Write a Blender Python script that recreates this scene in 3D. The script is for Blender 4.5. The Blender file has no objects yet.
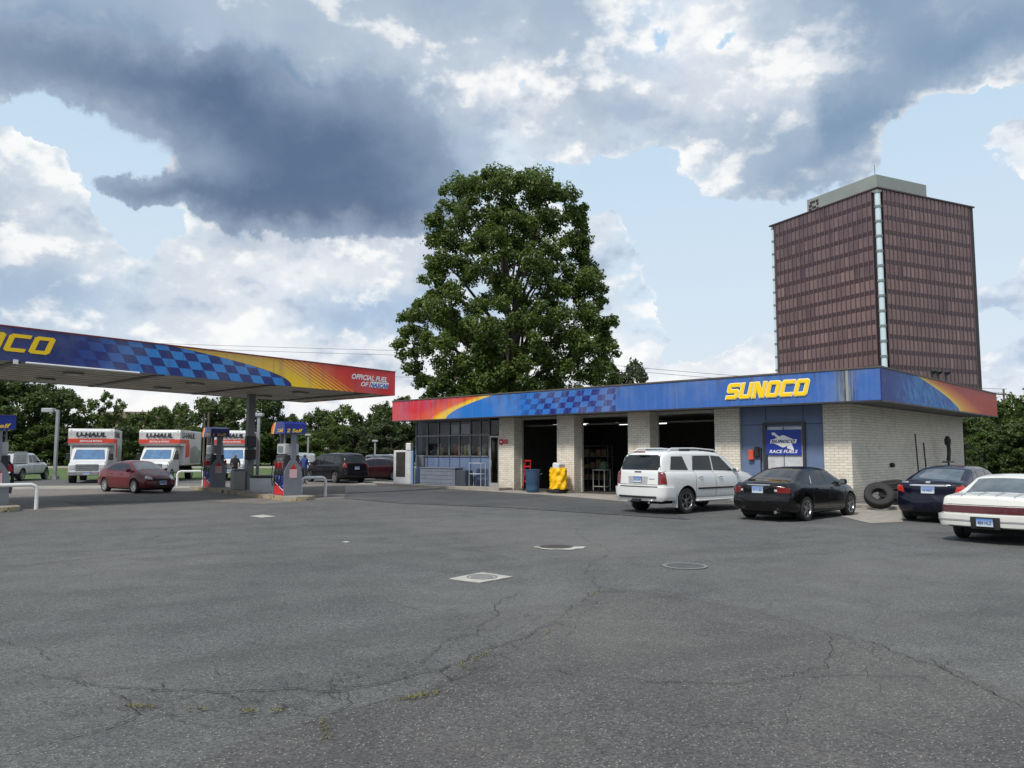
import bpy, bmesh, math, random
import numpy as np
from math import sin, cos, tan, atan, atan2, asin, radians, degrees, pi, floor
from mathutils import Vector, Matrix
from mathutils.bvhtree import BVHTree
from mathutils.geometry import tessellate_polygon

scene = bpy.context.scene
COL = scene.collection

# ------------------------------------------------------------------ camera model
EXPO = 0.45
FPX, CXP, CYP, EYE, HOR = 775.0, 512.0, 384.0, 1.85, 452.0
PITCH = atan((HOR - CYP) / FPX)


def ray(px, py):
    dx = (px - CXP) / FPX
    dz = (CYP - py) / FPX
    return Vector((dx, cos(PITCH) - dz * sin(PITCH), sin(PITCH) + dz * cos(PITCH)))


def gp(px, py, z=0.0):
    r = ray(px, py)
    t = (z - EYE) / r.z
    return Vector((r.x * t, r.y * t, z))


def ap(px, py, Y):
    r = ray(px, py)
    t = Y / r.y
    return Vector((r.x * t, Y, EYE + r.z * t))


def fx(px, inset):
    """building frame x of the point where a picture column meets the plane y = inset"""
    r = ray(px, 450)
    T = radians(-43.2)
    ux, uy = cos(T), sin(T)
    ox = -12.06 * ux - 25.24 * uy
    oy = 12.06 * uy - 25.24 * ux
    dx = r.x * ux + r.y * uy
    dy = -r.x * uy + r.y * ux
    t = (inset - oy) / dy
    return ox + dx * t


# ------------------------------------------------------------------ node helpers
class X:
    """a tiny expression builder over Math nodes"""
    nt = None

    def __init__(s, v):
        s.v = v

    @staticmethod
    def op(op, *a, clamp=False):
        n = X.nt.nodes.new('ShaderNodeMath')
        n.operation = op
        n.use_clamp = clamp
        for i, q in enumerate(a):
            q = q.v if isinstance(q, X) else q
            if isinstance(q, (int, float)):
                n.inputs[i].default_value = q
            else:
                X.nt.links.new(q, n.inputs[i])
        return X(n.outputs[0])

    def __add__(s, o): return X.op('ADD', s, o)
    __radd__ = __add__
    def __sub__(s, o): return X.op('SUBTRACT', s, o)
    def __rsub__(s, o): return X.op('SUBTRACT', o, s)
    def __mul__(s, o): return X.op('MULTIPLY', s, o)
    __rmul__ = __mul__
    def __truediv__(s, o): return X.op('DIVIDE', s, o)
    def __gt__(s, o): return X.op('GREATER_THAN', s, o)
    def __lt__(s, o): return X.op('LESS_THAN', s, o)
    def floor(s): return X.op('FLOOR', s)
    def mod(s, m): return X.op('FLOORED_MODULO', s, m)
    def max(s, o): return X.op('MAXIMUM', s, o)
    def min(s, o): return X.op('MINIMUM', s, o)
    def pw(s, o): return X.op('POWER', s, o)
    def abs(s): return X.op('ABSOLUTE', s)
    def clamp(s): return X.op('ADD', s, 0.0, clamp=True)

    def ss(s, a, b):
        n = X.nt.nodes.new('ShaderNodeMapRange')
        n.interpolation_type = 'SMOOTHSTEP'
        X.nt.links.new(s.v, n.inputs[0])
        n.inputs[1].default_value = a
        n.inputs[2].default_value = b
        return X(n.outputs[0])

    def lin(s, a, b, c=0.0, d=1.0):
        n = X.nt.nodes.new('ShaderNodeMapRange')
        X.nt.links.new(s.v, n.inputs[0])
        for i, q in enumerate((a, b, c, d)):
            n.inputs[1 + i].default_value = q
        return X(n.outputs[0])


def cval(c):
    if isinstance(c, X):
        return c.v
    return c


def setin(inp, c):
    c = cval(c)
    if isinstance(c, (tuple, list)):
        inp.default_value = (*c[:3], 1) if len(inp.default_value) == 4 else c
    elif isinstance(c, (int, float)):
        inp.default_value = c
    else:
        X.nt.links.new(c, inp)


def mix(f, a, b, mode='MIX'):
    n = X.nt.nodes.new('ShaderNodeMix')
    n.data_type = 'RGBA'
    n.blend_type = mode
    setin(n.inputs[0], f)
    setin(n.inputs[6], a)
    setin(n.inputs[7], b)
    return X(n.outputs[2])


def noise(vec, scale, detail=4, rough=0.5, dist=0.0, out=0):
    n = X.nt.nodes.new('ShaderNodeTexNoise')
    if vec is not None:
        X.nt.links.new(cval(vec), n.inputs['Vector'])
    n.inputs['Scale'].default_value = scale
    n.inputs['Detail'].default_value = detail
    n.inputs['Roughness'].default_value = rough
    n.inputs['Distortion'].default_value = dist
    return X(n.outputs[out])


def voronoi(vec, scale, feature='F1', out='Distance', rand=1.0):
    n = X.nt.nodes.new('ShaderNodeTexVoronoi')
    n.feature = feature
    X.nt.links.new(cval(vec), n.inputs['Vector'])
    n.inputs['Scale'].default_value = scale
    n.inputs['Randomness'].default_value = rand
    return X(n.outputs[out])


def objco():
    n = X.nt.nodes.new('ShaderNodeTexCoord')
    return X(n.outputs['Object'])


def sep(v):
    n = X.nt.nodes.new('ShaderNodeSeparateXYZ')
    X.nt.links.new(cval(v), n.inputs[0])
    return [X(o) for o in n.outputs]


def comb(x, y, z):
    n = X.nt.nodes.new('ShaderNodeCombineXYZ')
    for i, q in enumerate((x, y, z)):
        setin(n.inputs[i], q)
    return X(n.outputs[0])


def bump(h, strength=0.3, dist=0.02):
    n = X.nt.nodes.new('ShaderNodeBump')
    n.inputs['Strength'].default_value = strength
    n.inputs['Distance'].default_value = dist
    X.nt.links.new(cval(h), n.inputs['Height'])
    return X(n.outputs[0])


MATS = {}


def newmat(name):
    m = bpy.data.materials.new(name)
    m.use_nodes = True
    X.nt = m.node_tree
    b = m.node_tree.nodes['Principled BSDF']
    return m, b


def S(c):
    """sRGB 0-255 to linear"""
    r = []
    for v in c:
        v /= 255.0
        r.append(v / 12.92 if v <= 0.04045 else ((v + 0.055) / 1.055) ** 2.4)
    return tuple(r)


def mat(name, color, rough=0.6, metal=0.0, coat=0.0, emit=0.0, vary=0.12, vscale=3.0, spec=0.5, bumps=0.0, bscale=40.0, alpha=None):
    if name in MATS:
        return MATS[name]
    m, b = newmat(name)
    co = objco()
    if vary > 0:
        n = noise(co, vscale, 5, 0.6)
        f = n.lin(0.3, 0.7, 1 - vary, 1 + vary * 0.6)
        g = X.nt.nodes.new('ShaderNodeVectorMath')
        g.operation = 'SCALE'
        g.inputs[0].default_value = color
        X.nt.links.new(f.v, g.inputs['Scale'])
        X.nt.links.new(g.outputs[0], b.inputs['Base Color'])
        setin(b.inputs['Roughness'], n.lin(0.3, 0.7, max(0, rough - 0.08), min(1, rough + 0.1)))
    else:
        b.inputs['Base Color'].default_value = (*color, 1)
        b.inputs['Roughness'].default_value = rough
    if bumps:
        setin(b.inputs['Normal'], bump(noise(co, bscale, 4, 0.6), bumps, 0.01))
    b.inputs['Metallic'].default_value = metal
    b.inputs['Specular IOR Level'].default_value = spec
    b.inputs['Coat Weight'].default_value = coat
    b.inputs['Coat Roughness'].default_value = 0.03
    if emit:
        b.inputs['Emission Color'].default_value = (*color, 1)
        b.inputs['Emission Strength'].default_value = emit
    MATS[name] = m
    return m


# ------------------------------------------------------------------ mesh helpers
class MB:
    def __init__(s):
        s.v, s.f, s.m = [], [], []

    def add(s, vs, fs, mi=0, M=None):
        o = len(s.v)
        for p in vs:
            p = Vector(p)
            if M is not None:
                p = M @ p
            s.v.append(tuple(p))
        for f in fs:
            s.f.append(tuple(o + i for i in f))
            s.m.append(mi)
        return s

    def box(s, x0, x1, y0, y1, z0, z1, mi=0, M=None, ch=0.0):
        x0, x1 = min(x0, x1), max(x0, x1)
        y0, y1 = min(y0, y1), max(y0, y1)
        z0, z1 = min(z0, z1), max(z0, z1)
        c = min(ch, (x1 - x0) * .4, (y1 - y0) * .4, (z1 - z0) * .4)
        if c <= 0:
            vs = [(x, y, z) for z in (z0, z1) for x, y in ((x0, y0), (x1, y0), (x1, y1), (x0, y1))]
            fs = [(3, 2, 1, 0), (4, 5, 6, 7), (0, 1, 5, 4), (1, 2, 6, 5), (2, 3, 7, 6), (3, 0, 4, 7)]
            return s.add(vs, fs, mi, M)
        # chamfered box: 8-gon plan with bevelled top and bottom
        def ringpts(ins, z):
            a0, a1, b0, b1 = x0 + ins, x1 - ins, y0 + ins, y1 - ins
            return [(a0 + c, b0, z), (a1 - c, b0, z), (a1, b0 + c, z), (a1, b1 - c, z), (a1 - c, b1, z), (a0 + c, b1, z), (a0, b1 - c, z), (a0, b0 + c, z)]
        R = [ringpts(c * .7, z0), ringpts(0, z0 + c), ringpts(0, z1 - c), ringpts(c * .7, z1)]
        vs = [p for r in R for p in r]
        fs = [tuple(range(7, -1, -1)), tuple(range(24, 32))]
        for k in range(3):
            for i in range(8):
                j = (i + 1) % 8
                fs.append((k * 8 + i, k * 8 + j, k * 8 + 8 + j, k * 8 + 8 + i))
        return s.add(vs, fs, mi, M)

    def prism(s, poly, a, b, axis='y', mi=0, M=None):
        """poly: 2-D outline; extruded along axis from a to b"""
        n = len(poly)
        if axis == 'y':
            P = lambda u, w, t: (u, t, w)
        elif axis == 'z':
            P = lambda u, w, t: (u, w, t)
        else:
            P = lambda u, w, t: (t, u, w)
        vs = [P(u, w, a) for u, w in poly] + [P(u, w, b) for u, w in poly]
        fs = [(i, (i + 1) % n, n + (i + 1) % n, n + i) for i in range(n)]
        tri = tessellate_polygon([[Vector((u, w, 0)) for u, w in poly]])
        fs += [tuple(t) for t in tri] + [tuple(n + i for i in reversed(t)) for t in tri]
        return s.add(vs, fs, mi, M)

    def tube(s, pts, r, n=8, mi=0, M=None, cap=True):
        pts = [Vector(p) for p in pts]
        rs = r if isinstance(r, (list, tuple)) else [r] * len(pts)
        vs, fs = [], []
        up = Vector((0, 0, 1))
        prev = None
        for i, p in enumerate(pts):
            d = (pts[min(i + 1, len(pts) - 1)] - pts[max(i - 1, 0)]).normalized()
            if prev is None:
                a = d.cross(up)
                if a.length < 1e-3:
                    a = d.cross(Vector((1, 0, 0)))
            else:
                a = prev - d * prev.dot(d)
            a.normalize()
            prev = a
            b = d.cross(a)
            for k in range(n):
                t = 2 * pi * k / n
                vs.append(p + (a * cos(t) + b * sin(t)) * rs[i])
        for i in range(len(pts) - 1):
            for k in range(n):
                l = (k + 1) % n
                fs.append((i * n + k, i * n + l, (i + 1) * n + l, (i + 1) * n + k))
        if cap:
            fs.append(tuple(range(n - 1, -1, -1)))
            fs.append(tuple(range((len(pts) - 1) * n, len(pts) * n)))
        return s.add(vs, fs, mi, M)

    def lathe(s, prof, n=24, mi=0, M=None, close=False):
        """prof: (r, z) points round the z axis"""
        vs, fs = [], []
        m = len(prof)
        for k in range(n):
            t = 2 * pi * k / n
            for r, z in prof:
                vs.append((r * cos(t), r * sin(t), z))
        for k in range(n):
            l = (k + 1) % n
            for i in range(m if close else m - 1):
                j = (i + 1) % m
                fs.append((k * m + i, l * m + i, l * m + j, k * m + j))
        return s.add(vs, fs, mi, M)

    def build(s, name, mats, parent=None, smooth=None, loc=None, rot=0.0):
        me = bpy.data.meshes.new(name)
        me.from_pydata(s.v, [], s.f)
        if not isinstance(mats, (list, tuple)):
            mats = [mats]
        for m in mats:
            me.materials.append(m)
        if len(mats) > 1:
            me.polygons.foreach_set('material_index', s.m)
        me.update()
        bm = bmesh.new()
        bm.from_mesh(me)
        bmesh.ops.recalc_face_normals(bm, faces=bm.faces)
        bm.to_mesh(me)
        bm.free()
        o = bpy.data.objects.new(name, me)
        COL.objects.link(o)
        if smooth is not None:
            me.polygons.foreach_set('use_smooth', [True] * len(me.polygons))
            me.set_sharp_from_angle(angle=radians(smooth))
        if parent is not None:
            o.parent = parent
        if loc is not None:
            o.location = loc
        if rot:
            o.rotation_euler[2] = rot
        return o


def tag(o, label=None, cat=None, group=None, kind=None):
    if label: o['label'] = label
    if cat: o['category'] = cat
    if group: o['group'] = group
    if kind: o['kind'] = kind
    return o


def empty(name, loc=(0, 0, 0), rot=0.0):
    o = bpy.data.objects.new(name, None)
    COL.objects.link(o)
    o.location = loc
    o.rotation_euler = (0, 0, rot)
    return o


def copy_tree(o, parent=None):
    c = o.copy()
    COL.objects.link(c)
    if parent is not None:
        c.parent = parent
    for ch in list(o.children):
        copy_tree(ch, c)
    return c


def sheet(name, pts, z, m, kind='structure', thick=0.0):
    b = MB()
    if thick:
        b.prism([(p[0], p[1]) for p in pts], z - thick, z, 'z')
    else:
        tri = tessellate_polygon([[Vector((p[0], p[1], 0)) for p in pts]])
        b.add([(p[0], p[1], z) for p in pts], [tuple(t) for t in tri])
    o = b.build(name, m)
    # normals up
    if not thick:
        me = o.data
        if me.polygons and me.polygons[0].normal.z < 0:
            me.flip_normals()
    o['kind'] = kind
    return o


# lettering ---------------------------------------------------------
def polyletter(b, outer, holes, M, depth, mi=0):
    loops = [[Vector((x, z, 0)) for x, z in outer]] + [[Vector((x, z, 0)) for x, z in h] for h in holes]
    tri = tessellate_polygon(loops)
    flat = [p for l in loops for p in l]
    vs = [(p.x, -depth, p.y) for p in flat] + [(p.x, 0, p.y) for p in flat]
    n = len(flat)
    fs = [tuple(t) for t in tri]
    o = 0
    for l in loops:
        k = len(l)
        for i in range(k):
            j = (i + 1) % k
            fs.append((o + i, o + j, n + o + j, n + o + i))
        o += k
    b.add(vs, fs, mi, M)


def grow(poly, d):
    a = sum(poly[i][0] * poly[(i + 1) % len(poly)][1] - poly[(i + 1) % len(poly)][0] * poly[i][1] for i in range(len(poly)))
    sg = 1 if a > 0 else -1
    out = []
    n = len(poly)
    for i in range(n):
        p0, p1, p2 = Vector(poly[i - 1]), Vector(poly[i]), Vector(poly[(i + 1) % n])
        d1, d2 = (p1 - p0).normalized(), (p2 - p1).normalized()
        n1, n2 = Vector((d1.y, -d1.x)) * sg, Vector((d2.y, -d2.x)) * sg
        m = (n1 + n2)
        m = m / max(0.4, m.length_squared / 2) if m.length > 1e-6 else n1
        out.append((p1.x + m.x * d, p1.y + m.y * d))
    return out


def block_word(word, W, H, M, depth, rim=0.04, slant=0.26, gap=0.16):
    """the heavy slanted square lettering; returns (face MB, rim MB)"""
    t, c, h = 0.265, 0.13, 1.30
    w = 1.0
    m = (h - t) / 2
    G = {
        'S': ([(w, h), (w, h - t), (t, h - t), (t, m + t), (w - c, m + t), (w, m + t - c), (w, c), (w - c, 0), (0, 0), (0, t), (w - t, t), (w - t, m), (c, m), (0, m + c), (0, h - c), (c, h)], []),
        'U': ([(0, h), (t, h), (t, t), (w - t, t), (w - t, h), (w, h), (w, c), (w - c, 0), (c, 0), (0, c)], []),
        'N': ([(0, 0), (0, h), (t + .06, h), (w - t, h * .45), (w - t, h), (w, h), (w, 0), (w - t - .06, 0), (t, h * .55), (t, 0)], []),
        'O': ([(c, 0), (w - c, 0), (w, c), (w, h - c), (w - c, h), (c, h), (0, h - c), (0, c)], [[(t, t), (t, h - t), (w - t, h - t), (w - t, t)]]),
        'C': ([(w, h), (w, h - t), (t, h - t), (t, t), (w, t), (w, 0), (c, 0), (0, c), (0, h - c), (c, h)], []),
    }
    A, B = MB(), MB()
    n = len(word)
    tot = n * w + (n - 1) * gap + slant * h
    sx, sz = W / tot, H / h
    x = 0
    for ch in word:
        o, hs = G[ch]
        def tr(p):
            return ((x + p[0] + slant * p[1]) * sx, p[1] * sz)
        oo = [tr(p) for p in o]
        hh = [[tr(p) for p in q] for q in hs]
        polyletter(A, oo, hh, M, depth)
        if rim:
            polyletter(B, grow(oo, rim), [grow(q, -rim * .8) for q in hh], M, depth * 0.55)
        x += w + gap
    return A, B


def text_mb(b, body, W, H, M, depth=0.01, shear=0.0, offset=0.0, mi=0):
    """built-in font lettering in the local x-z plane, facing -y, lower left at the origin"""
    cu = bpy.data.curves.new('t', 'FONT')
    cu.body = body
    cu.shear = shear
    cu.offset = offset
    cu.fill_mode = 'FRONT'
    cu.resolution_u = 3
    o = bpy.data.objects.new('t', cu)
    COL.objects.link(o)
    dg = bpy.context.evaluated_depsgraph_get()
    me = bpy.data.meshes.new_from_object(o.evaluated_get(dg))
    vs = [tuple(v.co) for v in me.vertices]
    fs = [tuple(p.vertices) for p in me.polygons]
    bpy.data.objects.remove(o)
    bpy.data.curves.remove(cu)
    bpy.data.meshes.remove(me)
    x0 = min(v[0] for v in vs); x1 = max(v[0] for v in vs)
    y0 = min(v[1] for v in vs); y1 = max(v[1] for v in vs)
    sx, sz = W / (x1 - x0), H / (y1 - y0)
    b.add([((v[0] - x0) * sx, -depth, (v[1] - y0) * sz) for v in vs], fs, mi, M)


# ------------------------------------------------------------------ camera
cam = bpy.data.cameras.new('camera')
cam.sensor_fit = 'HORIZONTAL'
cam.sensor_width = 36.0
cam.lens = FPX / 1024 * 36.0
cam.clip_start = 0.1
cam.clip_end = 8000
co_ = bpy.data.objects.new('camera', cam)
COL.objects.link(co_)
co_.location = (0, 0, EYE)
co_.rotation_euler = (pi / 2 + PITCH, 0, 0)
scene.camera = co_
scene.view_settings.view_transform = 'Standard'
scene.view_settings.look = 'None'
scene.view_settings.exposure = EXPO
scene.view_settings.gamma = 1.0
# ------------------------------------------------------------------ sky
world = bpy.data.worlds.new("World")
scene.world = world
world.use_nodes = True
X.nt = world.node_tree
for n in list(X.nt.nodes):
    X.nt.nodes.remove(n)
SUN_AZ, SUN_EL = radians(215), radians(52)      # compass style: clockwise from +Y
sky = X.nt.nodes.new('ShaderNodeTexSky')
sky.sky_type = 'NISHITA'
sky.sun_disc = False
sky.sun_elevation = SUN_EL
sky.sun_rotation = SUN_AZ
sky.air_density = 1.0
sky.dust_density = 1.5
tc = X.nt.nodes.new('ShaderNodeTexCoord')
dv = X(tc.outputs['Generated'])
dx_, dy_, dz_ = sep(dv)
az = X.op('ARCTAN2', dx_, dy_) * (180 / pi)
el = X.op('ARCSINE', X.op('MINIMUM', X.op('MAXIMUM', dz_, -1.0), 1.0)) * (180 / pi)
# uneven outlines: the angles are pushed about by noise over the direction
w1 = noise(dv, 3.2, 3, 0.55, out=1)
w2 = noise(dv, 11.0, 6, 0.62, out=1)
w1x, w1y, w1z = sep(w1)
w2x, w2y, w2z = sep(w2)
wa = (w1x - .5) * 9.0 + (w2x - .5) * 7.0
we = (w1y - .5) * 7.0 + (w2y - .5) * 6.0
P0 = comb(az + wa, el + we, 0.0)
P1 = comb(az + wa * .45 + (w2z - .5) * 3.0, el + we * .45, 0.0)


def vm(op, a, b=None, out=0):
    n = X.nt.nodes.new('ShaderNodeVectorMath')
    n.operation = op
    for i, q in enumerate((a, b)):
        if q is None:
            continue
        q = cval(q)
        if isinstance(q, tuple):
            n.inputs[i].default_value = q
        else:
            X.nt.links.new(q, n.inputs[i])
    return X(n.outputs[out])


def blob(P, px, py, rx, ry, wt=1.0):
    r = ray(px, py).normalized()
    a0, e0 = degrees(atan2(r.x, r.y)), degrees(asin(r.z))
    k = 0.0739
    d = vm('MULTIPLY', vm('SUBTRACT', P, (a0, e0, 0.0)), (1 / (rx * k), 1 / (ry * k), 0.0))
    l2 = vm('DOT_PRODUCT', d, d, out='Value')
    return X.op('EXPONENT', l2 * -1.0) * wt


def union(lst):
    r = lst[0]
    for q in lst[1:]:
        r = r.max(q)
    return r


def total(lst):
    r = lst[0]
    for q in lst[1:]:
        r = r + q
    return r


# broad tones of the cloud cover, read over a grid of directions
PAL = dict(a=(84, 112, 150), b=(104, 134, 168), c=(130, 156, 184), d=(158, 178, 200), e=(182, 198, 215), f=(203, 214, 226), g=(229, 234, 241), h=(249, 250, 252),
           s=(203, 223, 234), t=(214, 231, 245), u=(192, 213, 237), v=(160, 189, 218))
GRID = {8: 'dddeeeededtgedcdd', 40: 'cccdeeffedugfedcc', 80: 'ebbbbcdegfgggecce', 120: 'sseaabcdgcedeccth', 160: 'gsdbaabctgtgddeth', 200: 'egssaabbttttcdtug',
        240: 'dgsggfggtgttttttu', 280: 'degfghgetettttuuh', 320: 'vvvggvvutgtttttvv', 360: 'gggghhhhhhggggguv', 400: 'hhhhhhhhhhhhhhhhh'}
ROWS = sorted(GRID)


def tone(px, py):
    px = min(1023.9, max(0, px)); py = min(399.9, max(8, py))
    i = int(px / 64); fx_ = px / 64 - i
    j = max(k for k in range(len(ROWS)) if ROWS[k] <= py)
    j = min(j, len(ROWS) - 2)
    fy = (py - ROWS[j]) / (ROWS[j + 1] - ROWS[j])
    def c(r, k):
        return Vector(S(PAL[GRID[ROWS[r]][k]]))
    return (c(j, i) * (1 - fx_) + c(j, i + 1) * fx_) * (1 - fy) + (c(j + 1, i) * (1 - fx_) + c(j + 1, i + 1) * fx_) * fy


def pix(azd, eld):
    a_, e_ = radians(azd), radians(eld)
    x, y, z = sin(a_) * cos(e_), cos(a_) * cos(e_), sin(e_)
    f = y * cos(PITCH) + z * sin(PITCH)
    u = -y * sin(PITCH) + z * cos(PITCH)
    return CXP + FPX * x / f, CYP - FPX * u / f


KS = 10.0 / 2 ** EXPO       # radiances are written for display; the Background strength is 0.1
fb = noise(dv, 5.5, 9, 0.56)
fb2 = noise(dv, 19.0, 7, 0.6)
wl = noise(dv, 4.0, 3, .5, out=1); wlx, wly, wlz = sep(wl)
wh = noise(dv, 16.0, 7, .62, out=1); whx, why, whz = sep(wh)
azw = az + (wlx - .5) * 3.5 + (whx - .5) * 6.5
elw = el + (wly - .5) * 2.0 + (why - .5) * 5.0
AZ0, AZ1, NA = -38.0, 38.0, 27
ELS = [1.5, 4, 7, 10, 13, 16, 19, 22, 25, 28, 31.5]
fac = azw.lin(AZ0, AZ1).clamp()
skm = None
for i, e_ in enumerate(ELS):
    n = X.nt.nodes.new('ShaderNodeValToRGB')
    n.color_ramp.interpolation = 'EASE'
    el_ = n.color_ramp.elements
    for k in range(NA):
        t = k / (NA - 1)
        q = el_[k] if k < len(el_) and k == 0 else (el_[1] if k == NA - 1 else None)
    while len(el_) < NA:
        el_.new(.5)
    for k in range(NA):
        el_[k].position = k / (NA - 1)
    for k in range(NA):
        c3 = tone(*pix(AZ0 + (AZ1 - AZ0) * k / (NA - 1), e_))
        el_[k].color = (c3.x, c3.y, c3.z, 1)
    X.nt.links.new(fac.v, n.inputs[0])
    r_ = X(n.outputs[0])
    skm = r_ if skm is None else mix(elw.ss(ELS[i - 1], e_), skm, r_)
D_ = lambda c: tuple(v * KS for v in S(c))
Pw = comb(az + (whx - .5) * 5.2 + (wlx - .5) * 2.0, el + (why - .5) * 4.2 + (wly - .5) * 1.6, 0.0)
# openings to clear sky; the cloud edges round them shine
gaps = [(70, 125, 62, 20, 1.0), (25, 118, 36, 14, .9), (105, 160, 44, 22, 1.1), (120, 205, 44, 30, 1.3), (150, 225, 26, 20, 1.0), (45, 90, 22, 9, .8), (135, 132, 24, 14, .7),
        (570, 175, 46, 16, 1.0), (620, 205, 56, 22, 1.2), (690, 225, 60, 34, 1.4), (690, 290, 46, 50, 1.5), (725, 320, 56, 40, 1.4), (690, 345, 30, 20, 1.0), (740, 250, 60, 36, 1.2), (655, 160, 40, 18, .8), (530, 92, 20, 22, .55), (655, 36, 34, 16, .60), (730, 34, 30, 10, .5),
        (940, 165, 40, 30, 1.2), (985, 110, 44, 16, 1.1), (930, 130, 30, 30, .8), (1000, 232, 34, 26, 1.3), (960, 240, 40, 40, 1.2), (985, 335, 40, 22, .9), (850, 230, 60, 60, .9), (480, 215, 60, 20, .0)]
heads = [(600, 250, 20, 30, 1.2), (612, 285, 22, 26, 1.2), (645, 312, 18, 20, 1.2), (632, 332, 40, 16, 1.2), (668, 340, 12, 7, .9), (752, 345, 14, 18, 1.2), (735, 364, 34, 12, 1.2), (30, 190, 46, 34, .8), (735, 155, 30, 24, .8)]
Mg = total([blob(Pw, *g) for g in gaps]) - total([blob(Pw, *g) for g in heads]) * 1.3 + (fb - .5) * .55 + (fb2 - .5) * .42
# relief: the noise sampled a little towards the zenith, so heads shine and bases are grey
q = vm('MULTIPLY', dv, (1.0, 1.0, 1.45))
qa = noise(q, 5.2, 8, .52)
rel1 = (noise(vm('ADD', q, (-.006, 0, .032)), 5.2, 8, .52) - qa) * 4.4
qb = noise(q, 15.0, 7, .55)
rel2 = (noise(vm('ADD', q, (-.002, 0, .012)), 15.0, 7, .55) - qb) * 3.0
rl = rel1 + rel2 * .55
lum = sep(skm)
bright = (lum[0] * .5 + lum[1] * .5).ss(.30, .62)          # heaps, not the dark bank
sc_ = lambda colr, f: (lambda n: (X.nt.links.new(cval(colr), n.inputs[0]), X.nt.links.new(cval(f), n.inputs['Scale']), X(n.outputs[0]))[2])(vmn())


def vmn():
    n = X.nt.nodes.new('ShaderNodeVectorMath'); n.operation = 'SCALE'
    return n


c = sc_(skm, (1.0 + (fb - .5) * .16 + (fb2 - .5) * .10) * KS)
c = mix(rl.ss(.00, .60) * bright * .80, c, D_((170, 187, 210)))
c = mix((rl * -1.0).ss(.00, .42) * bright * .95, c, D_((255, 255, 254)))
c = mix(.05, c, X(sky.outputs[0]))
clear = mix(el.lin(3, 30).clamp(), D_((222, 234, 244)), D_((184, 214, 240)))
clear = mix(fb.ss(.5, .8) * .35, clear, D_((238, 243, 248)))
rim = Mg.ss(.12, .46)
c = mix(rim * .62 * (rl * -1.0).ss(-.35, .35), c, D_((254, 254, 254)))
c = mix(Mg.ss(.46, .58), c, clear)
# the heavy bank, with its sharper under edge
dark = [(20, 50, 110, 24, 1), (140, 78, 120, 30, 1.1), (230, 112, 90, 40, 1.3), (310, 168, 90, 44, 1.7), (385, 140, 66, 54, 1.2), (255, 205, 66, 24, 1.2), (330, 212, 80, 22, 1.2), (140, 183, 46, 11, 1.2), (415, 205, 44, 26, 1.1), (190, 188, 40, 14, .8)]
Dd = total([blob(Pw, *b) for b in dark]) + (fb - .5) * .5 + (fb2 - .5) * .26
cd = mix((Dd * .42 + (noise(dv, 4.5, 6, .55) - .5) * .8 + rl * .10).lin(.12, .95).clamp(), D_((152, 170, 193)), D_((94, 115, 145)))
c = mix(Dd.ss(.42, .74) * .92, c, cd)
front = dy_.ss(0.30, 0.62)
wild = noise(dv, 2.3, 8, 0.6)
skyb = mix(.75, X(sky.outputs[0]), D_((190, 212, 234)))
back = mix(wild.ss(.46, .58), skyb, mix(wild.ss(.55, .75), D_((236, 240, 245)), D_((150, 166, 188))))
c = mix(front, back, c)
bg = X.nt.nodes.new('ShaderNodeBackground')
bg.inputs['Strength'].default_value = 0.1
X.nt.links.new(c.v, bg.inputs['Color'])
wo = X.nt.nodes.new('ShaderNodeOutputWorld')
X.nt.links.new(bg.outputs[0], wo.inputs['Surface'])
world.cycles.sampling_method = 'MANUAL'
world.cycles.sample_map_resolution = 512

sl = bpy.data.lights.new('sun', 'SUN')
sl.energy = 2.5
sl.angle = radians(9)
sl.color = (1.0, 0.95, 0.88)
so = bpy.data.objects.new('sun', sl)
COL.objects.link(so)
sd = Vector((sin(SUN_AZ) * cos(SUN_EL), cos(SUN_AZ) * cos(SUN_EL), sin(SUN_EL)))
so.rotation_euler = sd.to_track_quat('Z', 'Y').to_euler()
so.location = (0, -20, 60)

# ------------------------------------------------------------------ ground materials
def asphalt(name, base, warm=(1, 1, 1), speck=1.0):
    m, b = newmat(name)
    co = objco()
    big = noise(co, .16, 4, .6)
    mid = noise(co, 1.3, 6, .65)
    fine = noise(co, 95, 3, .7)
    agg = voronoi(co, 62, 'F1', 'Distance')
    aggc = voronoi(co, 62, 'F1', 'Color')
    r, g, _ = sep(aggc)
    col = tuple(base * w for w in warm)
    f = big.lin(.3, .7, .86, 1.14) * mid.lin(.25, .75, .80, 1.2) * fine.lin(.25, .75, .60, 1.40) * r.lin(0, 1, .62, 1.38)
    v = X.nt.nodes.new('ShaderNodeVectorMath')
    v.operation = 'SCALE'
    v.inputs[0].default_value = col
    X.nt.links.new(f.v, v.inputs['Scale'])
    c = mix((g > (1 - .06 * speck)) * (agg < .38), X(v.outputs[0]), (.29, .285, .26))
    # oil drips and worn tracks
    st = noise(co, .55, 5, .7)
    c = mix(st.ss(.60, .72) * .30, c, (.035, .035, .035))
    x, y, z = sep(co)
    tr = noise(comb(x * .10 + y * .06, y * .9 - x * .5, 0.0), 1.0, 5, .6)
    c = mix(tr.ss(.48, .64) * .24, c, (.05, .05, .05))
    oil = voronoi(comb(x + (tr - .5) * .6, y + (st - .5) * .5, 0.0), .55)
    c = mix(((oil < .11) * noise(co, 3.0, 4, .7).ss(.40, .60)) * .35, c, (.028, .027, .026))
    dst = noise(co, .09, 5, .65)
    c = mix(dst.ss(.44, .62) * .30, c, (.185, .18, .165))
    setin(b.inputs['Base Color'], c)
    setin(b.inputs['Roughness'], mid.lin(.3, .7, .78, .95))
    b.inputs['Specular IOR Level'].default_value = .3
    setin(b.inputs['Normal'], bump(fine * .5 + agg * .5, .55, .012))
    return m


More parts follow.
